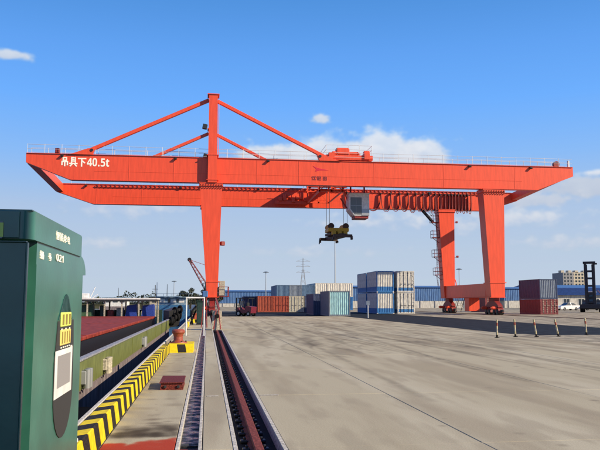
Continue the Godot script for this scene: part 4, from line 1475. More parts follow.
	# black tyres over the bow
	for e in [[-2.78, 0.12, -55.6], [-2.74, 0.10, -56.6], [-2.62, 0.28, -57.5], [-2.42, 0.40, -58.3], [-2.22, 0.52, -59.1], [-2.55, 0.85, -57.9], [-2.2, 0.98, -59.0]]:
		s = mb()
		torus(s, Vector3(e[0], e[1], e[2]), Basis(Vector3.UP, 0.5 + rng.randf_range(-0.2, 0.2)) * Basis(Vector3.FORWARD, PI / 2 + rng.randf_range(-0.12, 0.12)), 0.27, 0.10)
		part("tyre_fender", s, M.rubber, o)
	s = mb()
	hexa(s, [Vector3(-2.95, -0.4, -56.5), Vector3(-2.3, -0.4, -59.5), Vector3(-2.9, -0.4, -62.0), Vector3(-3.6, -0.4, -60.0), Vector3(-2.95, 0.9, -56.8), Vector3(-2.0, 1.15, -59.8), Vector3(-2.9, 1.15, -62.2), Vector3(-3.6, 0.9, -60.0)])
	part("bow_bulwark", s, M.black, o)
	# blue workboat ahead of the barge
	o = thing("workboat", "blue workboat with white wheelhouse windows moored ahead of the barge", "boat", Vector3(0, 0.15, -112.0))
	s = mb()
	prism(s, [Vector2(-2.6, 0), Vector2(-8.6, 0), Vector2(-8.6, -16), Vector2(-6.4, -22), Vector2(-4.6, -22), Vector2(-2.6, -16)], Vector3(0, -2.3, 0), Vector3.RIGHT, Vector3(0, 0, 1), Vector3(0, 2.4, 0))
	part("hull", s, M.boat_blue, o)
	s = mb()
	span(s, Vector3(-3.0, 0.1, -0.6), Vector3(-8.2, 0.95, -9), 0.03)
	part("deckhouse", s, M.boat_blue, o)
	s = mb()
	span(s, Vector3(-3.2, 0.95, -1.0), Vector3(-7.8, 2.15, -7), 0.03)
	var wh := part("wheelhouse", s, M.boat_pale, o)
	for x in [-3.6, -4.9, -6.6]:
		s = mb()
		span(s, Vector3(x, 1.35, -0.97), Vector3(x - 0.75, 1.95, -1.0))
		part("window", s, M.white, wh)
	for x in [-4.45, -5.8, -7.45]:
		s = mb()
		span(s, Vector3(x, 1.35, -0.97), Vector3(x - 0.3, 1.95, -1.0))
		part("window", s, M.glass, wh)
	s = mb()
	span(s, Vector3(-2.9, 2.15, -0.5), Vector3(-8.1, 2.27, -7.4), 0.02)
	part("roof", s, M.boat_pale, o)
	s = mb()
	for x in [-2.9, -4.2, -5.5, -6.8, -8.1]:
		tube(s, Vector3(x, 2.2, -0.6), Vector3(x, 2.75, -0.6), 0.03)
	tube(s, Vector3(-2.9, 2.73, -0.6), Vector3(-8.1, 2.73, -0.6), 0.03)
	tube(s, Vector3(-8.0, 2.2, -3.0), Vector3(-8.0, 4.6, -3.0), 0.06, 0.03)
	part("roof_railing", s, M.boat_pale, o)
	for k in 4:
		s = mb()
		torus(s, Vector3(-2.45, -0.2, -1.0 - k * 3.0), Basis(Vector3.FORWARD, PI / 2), 0.36, 0.14)
		part("tyre_fender", s, M.rubber, o)
	# further vessels up the river
	for e in [[-24.0, -190.0, "distant white river boat with low cabin beyond the barge shelter", M.white], [-46.0, -230.0, "distant grey river boat with dark hull beyond the barge shelter", M.galv], [-9.0, -150.0, "low dark river boat with pale cabin behind the blue workboat", M.cone_cream]]:
		var b := thing("river_boat", e[2], "boat", Vector3(e[0], -2.2, e[1]), 0.0, "river boats far up the basin")
		s = mb()
		prism(s, [Vector2(-4, 0), Vector2(4, 0), Vector2(4, -22), Vector2(1, -28), Vector2(-1, -28), Vector2(-4, -22)], Vector3.ZERO, Vector3.RIGHT, Vector3(0, 0, 1), Vector3(0, 2.6, 0))
		part("hull", s, M.hull, b)
		s = mb()
		span(s, Vector3(-3, 2.6, -1), Vector3(3, 4.9, -7), 0.05)
		part("cabin", s, e[3], b)
		for x in [-2.4, -0.6, 1.2]:
			s = mb()
			span(s, Vector3(x, 3.7, -0.99), Vector3(x + 1.2, 4.5, -0.95))
			part("window", s, M.glass, b)
		s = mb()
		span(s, Vector3(-3.5, 4.9, -0.5), Vector3(3.5, 5.05, -7.5))
		part("roof", s, M.boat_pale, b)
		s = mb()
		tube(s, Vector3(0.5, 5.0, -3), Vector3(0.5, 7.6, -3), 0.07, 0.04)
		part("mast", s, M.steel_dark, b)

# ---------------------------------------------------------------- vehicles
func wheel(o: Node, at: Vector3, r: float, w: float) -> void:
	var s := mb()
	lathe(s, [[r * 0.55, -w / 2], [r * 0.9, -w / 2], [r, -w * 0.32], [r, w * 0.32], [r * 0.9, w / 2], [r * 0.55, w / 2]], 18, at, Basis(Vector3.FORWARD, PI / 2))
	var t := part("wheel", s, M.rubber, o)
	s = mb()
	lathe(s, [[0.0, -w * 0.4], [r * 0.5, -w * 0.4], [r * 0.55, -w / 2], [r * 0.55, w / 2], [r * 0.5, w * 0.4], [0.0, w * 0.4]], 14, at, Basis(Vector3.FORWARD, PI / 2))
	part("rim", s, M.galv, t)

func build_vehicles() -> void:
	# mast truck for empty boxes, right of the landward leg
	var o := thing("container_handler", "dark navy container handler with a tall twin-column mast standing by the office row", "container handler", Vector3(58.8, 0, -102.0), -0.55)
	var s := mb()
	for x in [-0.62, 0.62]:
		span(s, Vector3(x - 0.17, 0.5, 0.15), Vector3(x + 0.17, 7.7, -0.25), 0.02)
		span(s, Vector3(x * 0.62 - 0.08, 0.5, 0.05), Vector3(x * 0.62 + 0.08, 7.4, -0.2), 0.02)
	part("mast", s, M.vehicle_navy, o)
	for y in [1.4, 2.7, 3.95, 5.1, 6.2, 7.5]:
		s = mb()
		span(s, Vector3(-0.6, y, 0.1), Vector3(0.6, y + 0.3, -0.3), 0.02)
		part("mast_crossbeam", s, M.vehicle_navy, o)
	s = mb()
	span(s, Vector3(-0.9, 7.5, 0.35), Vector3(0.9, 7.85, -0.3), 0.03)
	span(s, Vector3(0.7, 7.35, 0.3), Vector3(1.15, 7.6, 0.0), 0.03)
	part("mast_head", s, M.vehicle_navy, o)
	s = mb()
	span(s, Vector3(-1.5, 0.6, 0.2), Vector3(1.5, 1.25, 0.5), 0.04)
	part("carriage", s, M.vehicle_navy, o)
	s = mb()
	prism(s, [Vector2(-0.3, 0.45), Vector2(-5.6, 0.45), Vector2(-5.9, 0.8), Vector2(-5.8, 1.8), Vector2(-3.6, 1.9), Vector2(-3.3, 1.5), Vector2(-0.3, 1.4)], Vector3(-1.3, 0, 0), Vector3(0, 0, 1), Vector3.UP, Vector3(2.6, 0, 0))
	part("body", s, M.vehicle_navy, o)
	s = mb()
	prism(s, [Vector2(-1.5, 1.5), Vector2(-3.2, 1.5), Vector2(-3.1, 3.1), Vector2(-1.8, 3.1)], Vector3(-0.7, 0, 0), Vector3(0, 0, 1), Vector3.UP, Vector3(1.4, 0, 0))
	part("cab", s, M.glass, o)
	s = mb()
	span(s, Vector3(-0.8, 3.1, -1.6), Vector3(0.8, 3.22, -3.25), 0.03)
	part("cab_roof", s, M.white, o)
	for x in [-1.35, 1.35]:
		wheel(o, Vector3(x, 0.62, -0.9), 0.62, 0.5)
		wheel(o, Vector3(x * 0.9, 0.5, -4.7), 0.5, 0.4)
	s = mb()
	path(s, [Vector3(1.0, 3.4, -0.6), Vector3(2.0, 2.2, -0.6), Vector3(2.6, 1.9, -0.6)], 0.06)
	part("hose", s, M.vehicle_red, o)
	# forklift behind the quay-side leg
	o = thing("forklift", "small dark red forklift truck parked beyond the crane's quay leg", "forklift", Vector3(3.7, 0, -80.5), 0.9)
	s = mb()
	prism(s, [Vector2(0.0, 0.35), Vector2(1.9, 0.35), Vector2(2.0, 1.05), Vector2(1.2, 1.15), Vector2(1.1, 0.75), Vector2(0.35, 0.75), Vector2(0.2, 1.0), Vector2(0, 1.0)], Vector3(-0.55, 0, 0), Vector3(0, 0, 1), Vector3.UP, Vector3(1.1, 0, 0))
	part("body", s, M.vehicle_red, o)
	s = mb()
	for x in [-0.48, 0.48]:
		for z in [0.2, 1.4]:
			tube(s, Vector3(x, 0.9, z), Vector3(x * 0.9, 2.0, z + 0.1), 0.035)
	span(s, Vector3(-0.55, 1.98, 0.15), Vector3(0.55, 2.05, 1.65), 0.02)
	part("overhead_guard", s, M.steel_dark, o)
	s = mb()
	box(s, Vector3(0, 0.95, 0.9), Vector3(0.5, 0.14, 0.5), Basis.IDENTITY, 0.04)
	box(s, Vector3(0, 1.25, 1.15), Vector3(0.5, 0.55, 0.12), Basis.IDENTITY, 0.04)
	part("seat", s, M.black, o)
	s = mb()
	for x in [-0.35, 0.35]:
		span(s, Vector3(x - 0.05, 0.1, -0.25), Vector3(x + 0.05, 2.1, -0.1))
		span(s, Vector3(x - 0.06, 0.06, -0.3), Vector3(x + 0.06, 0.11, -1.3))
	for y in [0.3, 1.2, 2.0]:
		span(s, Vector3(-0.4, y, -0.22), Vector3(0.4, y + 0.08, -0.14))
	part("mast", s, M.steel_dark, o)
	for x in [-0.5, 0.5]:
		wheel(o, Vector3(x, 0.33, 0.25), 0.33, 0.25)
		wheel(o, Vector3(x, 0.28, 1.6), 0.28, 0.22)
	s = mb()
	box(s, Vector3(0.1, 1.45, 0.2), Vector3(0.55, 0.5, 0.04), Basis.IDENTITY, 0.01)
	part("windscreen_panel", s, M.kerb_white, o)
	# parked cars
	var c := car("parked_car", "white saloon car parked at the office row next to the maroon container", Vector3(64.5, 0, -128), 1.35)
	copy(c, "parked_car", "white saloon car parked second from the maroon container", Vector3(69.5, 0, -129), 1.75)
	copy(c, "parked_car", "white saloon car parked third from the maroon container", Vector3(74.0, 0, -128), 1.5)

func car(called: String, label: String, at: Vector3, turn: float) -> Node3D:
	var o := thing(called, label, "car", at, turn, "white cars parked by the office row")
	var s := mb()
	prism(s, [Vector2(-2.2, 0.3), Vector2(-2.25, 0.62), Vector2(-2.1, 0.8), Vector2(-1.1, 0.92), Vector2(1.35, 0.95), Vector2(2.1, 0.9), Vector2(2.2, 0.6), Vector2(2.15, 0.3)], Vector3(-0.88, 0, 0), Vector3(0, 0, 1), Vector3.UP, Vector3(1.76, 0, 0))
	part("body", s, M.car_white, o)
	s = mb()
	hexa(s, [Vector3(-0.82, 0.92, -1.1), Vector3(0.82, 0.92, -1.1), Vector3(0.82, 0.94, 1.6), Vector3(-0.82, 0.94, 1.6), Vector3(-0.62, 1.40, -0.35), Vector3(0.62, 1.40, -0.35), Vector3(0.62, 1.40, 0.9), Vector3(-0.62, 1.40, 0.9)])
	part("windows", s, M.glass, o)
	s = mb()
	span(s, Vector3(-0.64, 1.40, -0.38), Vector3(0.64, 1.45, 0.93), 0.02)
	for x in [-0.72, 0.72]:
		beam(s, Vector3(x * 1.12, 0.94, 0.2), Vector3(x * 0.9, 1.42, 0.2), 0.08, 0.05)
	part("roof", s, M.car_white, o)
	for x in [-0.8, 0.8]:
		wheel(o, Vector3(x, 0.31, -1.35), 0.31, 0.2)
		wheel(o, Vector3(x, 0.31, 1.3), 0.31, 0.2)
	for x in [-0.65, 0.65]:
		s = mb()
		box(s, Vector3(x, 0.66, -2.2), Vector3(0.35, 0.14, 0.1), Basis.IDENTITY, 0.03)
		part("headlight", s, M.galv, o)
		s = mb()
		box(s, Vector3(x, 0.72, 2.15), Vector3(0.35, 0.14, 0.1), Basis.IDENTITY, 0.03)
		part("tail_light", s, M.vehicle_red, o)
	return o

# ---------------------------------------------------------------- small things on the quay
func build_quay_things() -> void:
	# bollard on its striped block
	var o := thing("mooring_bollard", "rusty red mooring bollard standing on a yellow and black concrete block", "bollard", Vector3(-0.92, 0.27, -23.6))
	var s := mb()
	lathe(s, [[0.0, 0.44], [0.16, 0.44], [0.21, 0.40], [0.215, 0.34], [0.17, 0.28], [0.145, 0.20], [0.155, 0.08], [0.22, 0.03], [0.24, 0.0]], 24, Vector3.ZERO)
	part("post", s, M.bollard, o)
	s = mb()
	lathe(s, [[0.0, 0.035], [0.29, 0.035], [0.30, 0.0]], 24, Vector3.ZERO)
	part("base_plate", s, M.bollard, o)
	for k in 6:
		s = mb()
		box(s, Vector3(cos(k * TAU / 6) * 0.25, 0.05, sin(k * TAU / 6) * 0.25), Vector3(0.05, 0.04, 0.05), Basis.IDENTITY, 0.01)
		part("bolt", s, M.steel_dark, o)
	striped_block("yellow concrete block with a black square carrying the rusty red bollard", Vector3(-0.80, 0, -22.9), 0.78, 1.5, 0.27)
	o = thing("mooring_bollard", "dark rusty bollard on the second striped block, beyond the white pipe frame", "bollard", Vector3(-0.92, 0.27, -56.0))
	s = mb()
	lathe(s, [[0.0, 0.46], [0.16, 0.46], [0.22, 0.40], [0.16, 0.28], [0.15, 0.1], [0.26, 0.0]], 20, Vector3.ZERO)
	part("post", s, M.bollard, o)
	striped_block("yellow concrete block with a black square beyond the white pipe frame", Vector3(-0.80, 0, -55.3), 0.78, 1.5, 0.27)
	# red service box
	o = thing("service_box", "low red-brown steel service box bolted to the quay beside the striped kerb", "box", Vector3(-0.62, 0, -13.75))
	s = mb()
	hexa(s, [Vector3(-0.21, 0, 0.5), Vector3(0.21, 0, 0.5), Vector3(0.21, 0, -0.5), Vector3(-0.21, 0, -0.5), Vector3(-0.19, 0.12, 0.47), Vector3(0.19, 0.12, 0.47), Vector3(0.19, 0.14, -0.47), Vector3(-0.19, 0.14, -0.47)])
	part("body", s, M.red_oxide, o)
	s = mb()
	hexa(s, [Vector3(-0.225, 0.12, 0.5), Vector3(0.225, 0.12, 0.5), Vector3(0.225, 0.14, -0.5), Vector3(-0.225, 0.14, -0.5), Vector3(-0.22, 0.137, 0.495), Vector3(0.22, 0.137, 0.495), Vector3(0.22, 0.157, -0.495), Vector3(-0.22, 0.157, -0.495)])
	part("lid", s, M.red_oxide, o)
	for x in [-0.12, 0.12]:
		s = mb()
		box(s, Vector3(x, 0.06, 0.505), Vector3(0.05, 0.05, 0.03), Basis.IDENTITY, 0.008)
		part("latch", s, M.steel_dark, o)
	o = thing("pipe_stub", "short white pipe stub standing at the foot of the green cabinet", "pipe", Vector3(-1.10, 0, -6.3))
	s = mb()
	tube(s, Vector3.ZERO, Vector3(0, 0.43, 0), 0.024, 0.024, 12)
	part("pipe", s, M.white, o)
	s = mb()
	lathe(s, [[0.0, 0.455], [0.02, 0.455], [0.032, 0.445], [0.032, 0.42], [0.0, 0.42]], 12, Vector3.ZERO)
	part("cap", s, M.white, o)
	# white pipe frame over the trench
	o = thing("pipe_arch", "white painted pipe frame standing across the cable trench", "arch", Vector3(-0.55, 0, -34.0))
	for x in [-0.42, 0.42]:
		s = mb()
		tube(s, Vector3(x, 0, 0), Vector3(x, 1.8, 0), 0.035, 0.035, 10)
		part("upright", s, M.white, o)
		s = mb()
		span(s, Vector3(x - 0.09, 0.0, 0.09), Vector3(x + 0.09, 0.015, -0.09))
		part("foot_plate", s, M.galv, o)
	s = mb()
	tube(s, Vector3(-0.45, 1.8, 0), Vector3(0.45, 1.8, 0), 0.04, 0.04, 10)
	part("crossbar", s, M.white, o)
	# dark green plant between the frame and the crane
	o = thing("pump_cabinet", "dark green pump cabinet with black hoses behind the white pipe frame", "cabinet", Vector3(-0.66, 0, -50.5))
	s = mb()
	span(s, Vector3(-0.05, 0.1, 0.35), Vector3(0.42, 1.62, -0.4), 0.04)
	part("body", s, M.machine_green, o)
	s = mb()
	span(s, Vector3(-0.10, 1.62, 0.4), Vector3(0.47, 1.70, -0.45), 0.02)
	part("lid", s, M.machine_green, o)
	s = mb()
	span(s, Vector3(-0.08, 0, 0.38), Vector3(0.45, 0.1, -0.43))
	part("plinth", s, M.steel_dark, o)
	s = mb()
	path(s, [Vector3(-0.1, 1.3, 0.2), Vector3(-0.35, 1.0, 0.25), Vector3(-0.42, 0.5, 0.3), Vector3(-0.3, 0.06, 0.5)], 0.06, 8)
	path(s, [Vector3(-0.1, 1.0, 0.1), Vector3(-0.28, 0.6, 0.1), Vector3(-0.45, 0.06, 0.3)], 0.06, 8)
	part("hose", s, M.rubber, o)
	s = mb()
	box(s, Vector3(-0.28, 1.2, 0.0), Vector3(0.3, 0.42, 0.25), Basis.IDENTITY, 0.04)
	part("gauge_box", s, M.white, o)
	# cream buffer stop at the end of the open rail
	o = thing("buffer_stop", "cream painted buffer stop block straddling the crane rail", "buffer stop", Vector3(RL, 0, -41.0))
	s = mb()
	hexa(s, [Vector3(-0.30, 0, 0.3), Vector3(0.30, 0, 0.3), Vector3(0.30, 0, -0.7), Vector3(-0.30, 0, -0.7), Vector3(-0.26, 1.1, 0.2), Vector3(0.26, 1.1, 0.2), Vector3(0.26, 1.1, -0.3), Vector3(-0.26, 1.1, -0.3)])
	part("block", s, M.cone_cream, o)
	for x in [-0.2, 0.2]:
		s = mb()
		beam(s, Vector3(x, 0.05, 0.5), Vector3(x * 0.3, 1.2, 0.24), 0.06, 0.06, 0.01)
		part("strut", s, M.bogie, o)
	s = mb()
	tube(s, Vector3(0, 0.8, 0.22), Vector3(0, 0.8, 0.5), 0.13, 0.11, 14)
	part("rubber_buffer", s, M.rubber, o)
	# red tripod struts over the trench
	o = thing("cable_guide", "red angle-iron cable guide straddling the trench beside the buffer stop", "cable guide", Vector3(-0.18, 0, -45.0))
	for x in [-0.16, 0.2]:
		s = mb()
		beam(s, Vector3(x, 0, 0.1), Vector3(x * 0.35 + 0.06, 2.0, 0), 0.06, 0.06, 0.008)
		part("strut", s, M.bogie, o)
	s = mb()
	beam(s, Vector3(-0.16, 0.6, 0.08), Vector3(0.2, 0.6, 0.08), 0.05, 0.05, 0.008)
	part("cross_bar", s, M.bogie, o)
	s = mb()
	box(s, Vector3(0.06, 2.1, 0), Vector3(0.34, 0.4, 0.3), Basis.IDENTITY, 0.04)
	part("roller_box", s, M.warehouse_blue, o)
	# leaning marker posts before the asphalt
	var g := "leaning marker posts along the end of the asphalt lane"
	var spots := [[12.91, -30.3, -0.015], [14.1, -31.0, 0.05], [15.07, -30.9, 0.14], [16.3, -31.2, 0.20], [18.38, -32.4, 0.06]]
	var words := ["cream marker post with dark bands, upright, at the yard end of the row", "cream marker post leaning slightly, second from the yard end of the row", "cream marker post leaning, in the middle of the row", "cream marker post leaning most of the row", "cream marker post leaning slightly at the asphalt end of the row"]
	for k in 5:
		var p := thing("marker_post", words[k], "post", Vector3(spots[k][0], 0, spots[k][1]), 0.0, g)
		p.rotation.z = spots[k][2]
		for j in 6:
			s = mb()
			tube(s, Vector3(0, j * 0.135, 0), Vector3(0, (j + 1) * 0.135, 0), 0.042, 0.042, 10, j == 5)
			part("band", s, M.post_yellow if j % 2 == 1 else [M.kerb_black, M.cone_cream, M.bollard][j / 2], p)
		s = mb()
		lathe(s, [[0.11, 0.0], [0.11, 0.02], [0.05, 0.035]], 14, Vector3.ZERO)
		part("foot", s, M.rubber, p)
	# sign on a white pole
	o = thing("pole_sign", "thin white pole with a small grey-blue square sign at the asphalt edge", "sign", Vector3(16.08, 0, -69.5))
	s = mb()
	tube(s, Vector3.ZERO, Vector3(0, 1.7, 0), 0.045, 0.045, 8)
	part("pole", s, M.white, o)
	s = mb()
	box(s, Vector3(0, 1.5, 0.06), Vector3(0.34, 0.42, 0.02), Basis.IDENTITY, 0.006)
	part("plate", s, M.box_grey, o)

func striped_block(label: String, at: Vector3, w: float, l: float, h: float) -> void:
	var o := thing("concrete_block", label, "block", at)
	var s := mb()
	hexa(s, [Vector3(-w / 2, 0, 0.12), Vector3(w / 2, 0, 0.12), Vector3(w / 2, 0, -l), Vector3(-w / 2, 0, -l), Vector3(-w / 2, h, 0), Vector3(w / 2, h, 0), Vector3(w / 2, h, -l), Vector3(-w / 2, h, -l)])
	part("body", s, M.kerb_yellow, o)
	s = mb()
	var q := func(x: float, t: float) -> Vector3:
		return Vector3(x, h * t, 0.12 * (1.0 - t) + 0.004)
	hexa(s, [q.call(-0.08, 0.04), q.call(0.18, 0.04), q.call(0.18, 0.04) - Vector3(0, 0, 0.01), q.call(-0.08, 0.04) - Vector3(0, 0, 0.01), q.call(-0.13, 0.96), q.call(0.13, 0.96), q.call(0.13, 0.96) - Vector3(0, 0, 0.01), q.call(-0.13, 0.96) - Vector3(0, 0, 0.01)])
	part("black_square", s, M.kerb_black, o)

# ---------------------------------------------------------------- masts and far cranes
func build_masts() -> void:
	for e in [["high lamp mast with a ring head seen between the landward crane legs", 74.0, -200.0, 11.2], ["high lamp mast behind the crane's spreader", 27.5, -150.0, 15.5], ["lamp mast standing over the brick-red container row", 17.0, -205.0, 10.2], ["thin lamp mast far beyond the barge shelter", -12.0, -260.0, 9.0]]:
		var o := thing("lamp_mast", e[0], "lamp mast", Vector3(e[1], 0, e[2]))
		var s := mb()
		tube(s, Vector3.ZERO, Vector3(0, e[3], 0), 0.14, 0.08, 10)
		part("pole", s, M.galv, o)
		s = mb()
		lathe(s, [[0.0, 0.25], [0.35, 0.25], [0.9, 0.1], [0.9, 0.0], [0.0, 0.0]], 14, Vector3(0, e[3], 0))
		part("lamp_head", s, M.steel_dark, o)
		s = mb()
		span(s, Vector3(-0.4, 0, 0.4), Vector3(0.4, 0.4, -0.4), 0.03)
		part("footing", s, M.concrete_light, o)
	# power pylon
	var o := thing("power_pylon", "grey lattice power pylon on the skyline above the far containers", "pylon", Vector3(56.0, 0, -410))
	var s := mb()
	var hgt := 27.5
	var wid := func(y: float) -> float: return lerpf(2.6, 0.5, minf(1.0, y / 20.0))
	for k in [[-1, -1], [1, -1], [1, 1], [-1, 1]]:
		beam(s, Vector3(k[0] * 2.6, 0, k[1] * 2.6), Vector3(k[0] * 0.5, 20, k[1] * 0.5), 0.16, 0.16)
		beam(s, Vector3(k[0] * 0.5, 20, k[1] * 0.5), Vector3(k[0] * 0.12, hgt, k[1] * 0.12), 0.14, 0.14)
	part("legs", s, M.galv, o)
	s = mb()
	for y in range(0, 20, 3):
		var a: float = wid.call(y)
		var b: float = wid.call(y + 3)
		for f in [-1, 1]:
			beam(s, Vector3(-a, y, f * a), Vector3(b, y + 3, f * b), 0.09, 0.09)
			beam(s, Vector3(a, y, f * a), Vector3(-b, y + 3, f * b), 0.09, 0.09)
			beam(s, Vector3(f * a, y, -a), Vector3(f * b, y + 3, b), 0.09, 0.09)
	part("lacing", s, M.galv, o)
	for y in [19.0, 22.5, 25.5]:
		s = mb()
		beam(s, Vector3(-4.2, y, 0), Vector3(4.2, y, 0), 0.2, 0.2)
		beam(s, Vector3(-4.2, y, 0), Vector3(0, y + 1.3, 0), 0.12, 0.12)
		beam(s, Vector3(4.2, y, 0), Vector3(0, y + 1.3, 0), 0.12, 0.12)
		part("cross_arm", s, M.galv, o)
	# jib crane further up the quay
	o = thing("jib_crane", "dull red lattice jib crane standing further up the quay behind the gantry leg", "jib crane", Vector3(0.6, 0, -150))
	s = mb()
	for k in [[-2.0, 1.5], [2.0, 1.5], [2.0, -3.5], [-2.0, -3.5]]:
		beam(s, Vector3(k[0], 0, k[1]), Vector3(k[0] * 0.5, 3.2, k[1] * 0.5 - 0.4), 0.35, 0.35)
	span(s, Vector3(-1.3, 3.2, 0.6), Vector3(1.3, 3.6, -2.4))
	part("portal", s, M.jib, o)
	s = mb()
	span(s, Vector3(-1.0, 3.6, 0.9), Vector3(1.2, 6.0, -2.6), 0.06)
	part("machinery_house", s, M.jib, o)
	s = mb()
	span(s, Vector3(-1.1, 4.2, 1.1), Vector3(-0.2, 5.6, 0.7), 0.04)
	part("cab", s, M.glass, o)
	s = mb()
	var a := Vector3(-0.6, 4.4, -0.6)
	var b := Vector3(-4.4, 10.5, 0.4)
	var m := along(a, b)
	var cs := []
	for k in [[-1, -1], [1, -1], [1, 1], [-1, 1]]:
		cs.append([a + m.x * k[0] * 0.5 + m.z * k[1] * 0.5, b + m.x * k[0] * 0.18 + m.z * k[1] * 0.18])
		beam(s, cs[-1][0], cs[-1][1], 0.11, 0.11)
	for k in 4:
		for j in 9:
			var p0: Vector3 = cs[k][0].lerp(cs[k][1], j / 9.0)
			var p1: Vector3 = cs[(k + 1) % 4][0].lerp(cs[(k + 1) % 4][1], (j + 1) / 9.0)
			beam(s, p0, p1, 0.07, 0.07)
	part("lattice_jib", s, M.jib, o)
	s = mb()
	lathe(s, [[0.0, -0.2], [0.42, -0.2], [0.42, 0.2], [0.0, 0.2]], 14, b, Basis(Vector3.RIGHT, PI / 2))
	beam(s, b - (b - a).normalized() * 0.9, b, 0.35, 0.35)
	part("sheave_head", s, M.steel_dark, o)
	s = mb()
	beam(s, Vector3(0.4, 6.0, -0.6), Vector3(0.2, 9.0, -0.6), 0.3, 0.3)
	tube(s, Vector3(0.2, 9.0, -0.6), b, 0.05)
	part("backstay", s, M.jib, o)

# ---------------------------------------------------------------- trees
func crown_mesh(w: float, h: float, n: int) -> ArrayMesh:
	var s := mb()
	var lobes := []
	for k in 9:
		lobes.append([Vector3(rng.randf_range(-0.6, 0.6) * w, rng.randf_range(0.15, 0.9) * h, rng.randf_range(-0.6, 0.6) * w), rng.randf_range(0.28, 0.5) * w])
	for k in n:
		var l: Array = lobes[k % lobes.size()]
		var d := Vector3(rng.randfn(), rng.randfn(), rng.randfn()).normalized()
		var p: Vector3 = l[0] + d * l[1] * rng.randf_range(0.55, 1.05)
		var u := Vector3(rng.randfn(), rng.randfn(), rng.randfn()).normalized() * rng.randf_range(0.12, 0.26)
		var v := u.cross(d).normalized() * rng.randf_range(0.08, 0.16)
		face(s, [p - u, p + v, p + u, p - v], d)
	return s.commit()

func build_trees() -> void:
	var crowns := [crown_mesh(1.7, 3.2, 900), crown_mesh(2.1, 2.8, 900), crown_mesh(1.4, 3.8, 800)]
	var trunk := mb()
	tube(trunk, Vector3.ZERO, Vector3(0.05, 2.2, 0), 0.16, 0.10, 8)
	tube(trunk, Vector3(0.05, 2.0, 0), Vector3(0.7, 3.4, 0.2), 0.07, 0.03, 6)
	tube(trunk, Vector3(0.05, 2.1, 0), Vector3(-0.6, 3.6, -0.2), 0.07, 0.03, 6)
	tube(trunk, Vector3(0.05, 2.2, 0), Vector3(0.0, 4.2, 0.1), 0.08, 0.03, 6)
	var tm := trunk.commit()
	var group := "trees up the quay behind the gantry leg"
	for k in 9:
		var t := thing("bushy_tree", "dark green bushy tree in the clump up the quay behind the jib crane", "tree", Vector3(-7.5 + k * 1.35 + rng.randf_range(-0.4, 0.4), 0, -196.0 - rng.randf_range(0, 14)), rng.randf() * TAU, group)
		if t.position.x < -1.2: t.position.y = -0.2
		mesh_part("trunk", tm, M.bark, t)
		mesh_part("crown", crowns[k % 3], M.leaf_dark, t, Vector3(0, 1.5, 0))
		t.scale = Vector3.ONE * rng.randf_range(0.85, 1.2)
	for k in 14:
		var t := thing("bushy_tree", "small green tree in the line beyond the forklift", "tree", Vector3(6.0 + k * 2.6 + rng.randf_range(-0.6, 0.6), 0, -262.0 - rng.randf_range(0, 20)), rng.randf() * TAU, "trees beyond the forklift")
		mesh_part("trunk", tm, M.bark, t)
		mesh_part("crown", crowns[k % 3], M.leaf, t, Vector3(0, 1.1, 0))
		t.scale = Vector3.ONE * rng.randf_range(0.65, 0.95)
	# land spit that carries the tree clump
	var s := mb()
	span(s, Vector3(-14, -2.4, -190), Vector3(-1.42, -0.2, -240))
	var b := part("river_bank_terrain", s, M.bank, self)
	b.set_meta("kind", "structure")
	# far wood over the river, one mass
	s = mb()
	for k in 9000:
		var x := rng.randf_range(-330, 0)
		var top := 4.5 + 2.2 * sin(x * 0.11) + 1.3 * sin(x * 0.37 + 1.0) + 0.8 * sin(x * 1.1)
		var p := Vector3(x, 0.3 + rng.randf() * top, -440.0 - rng.randf() * 14.0)
		var u := Vector3(rng.randfn(), rng.randfn(), rng.randfn()).normalized() * rng.randf_range(0.4, 0.9)
		var v := u.cross(Vector3(rng.randfn(), rng.randfn(), rng.randfn())).normalized() * rng.randf_range(0.3, 0.6)
		face(s, [p - u, p + v, p + u, p - v], Vector3(0, 0.3, 1))
	var w := part("treeline", s, M.leaf, self)
	w.set_meta("kind", "stuff")
	tag(w, "low dark line of woodland on the far river bank", "woodland")

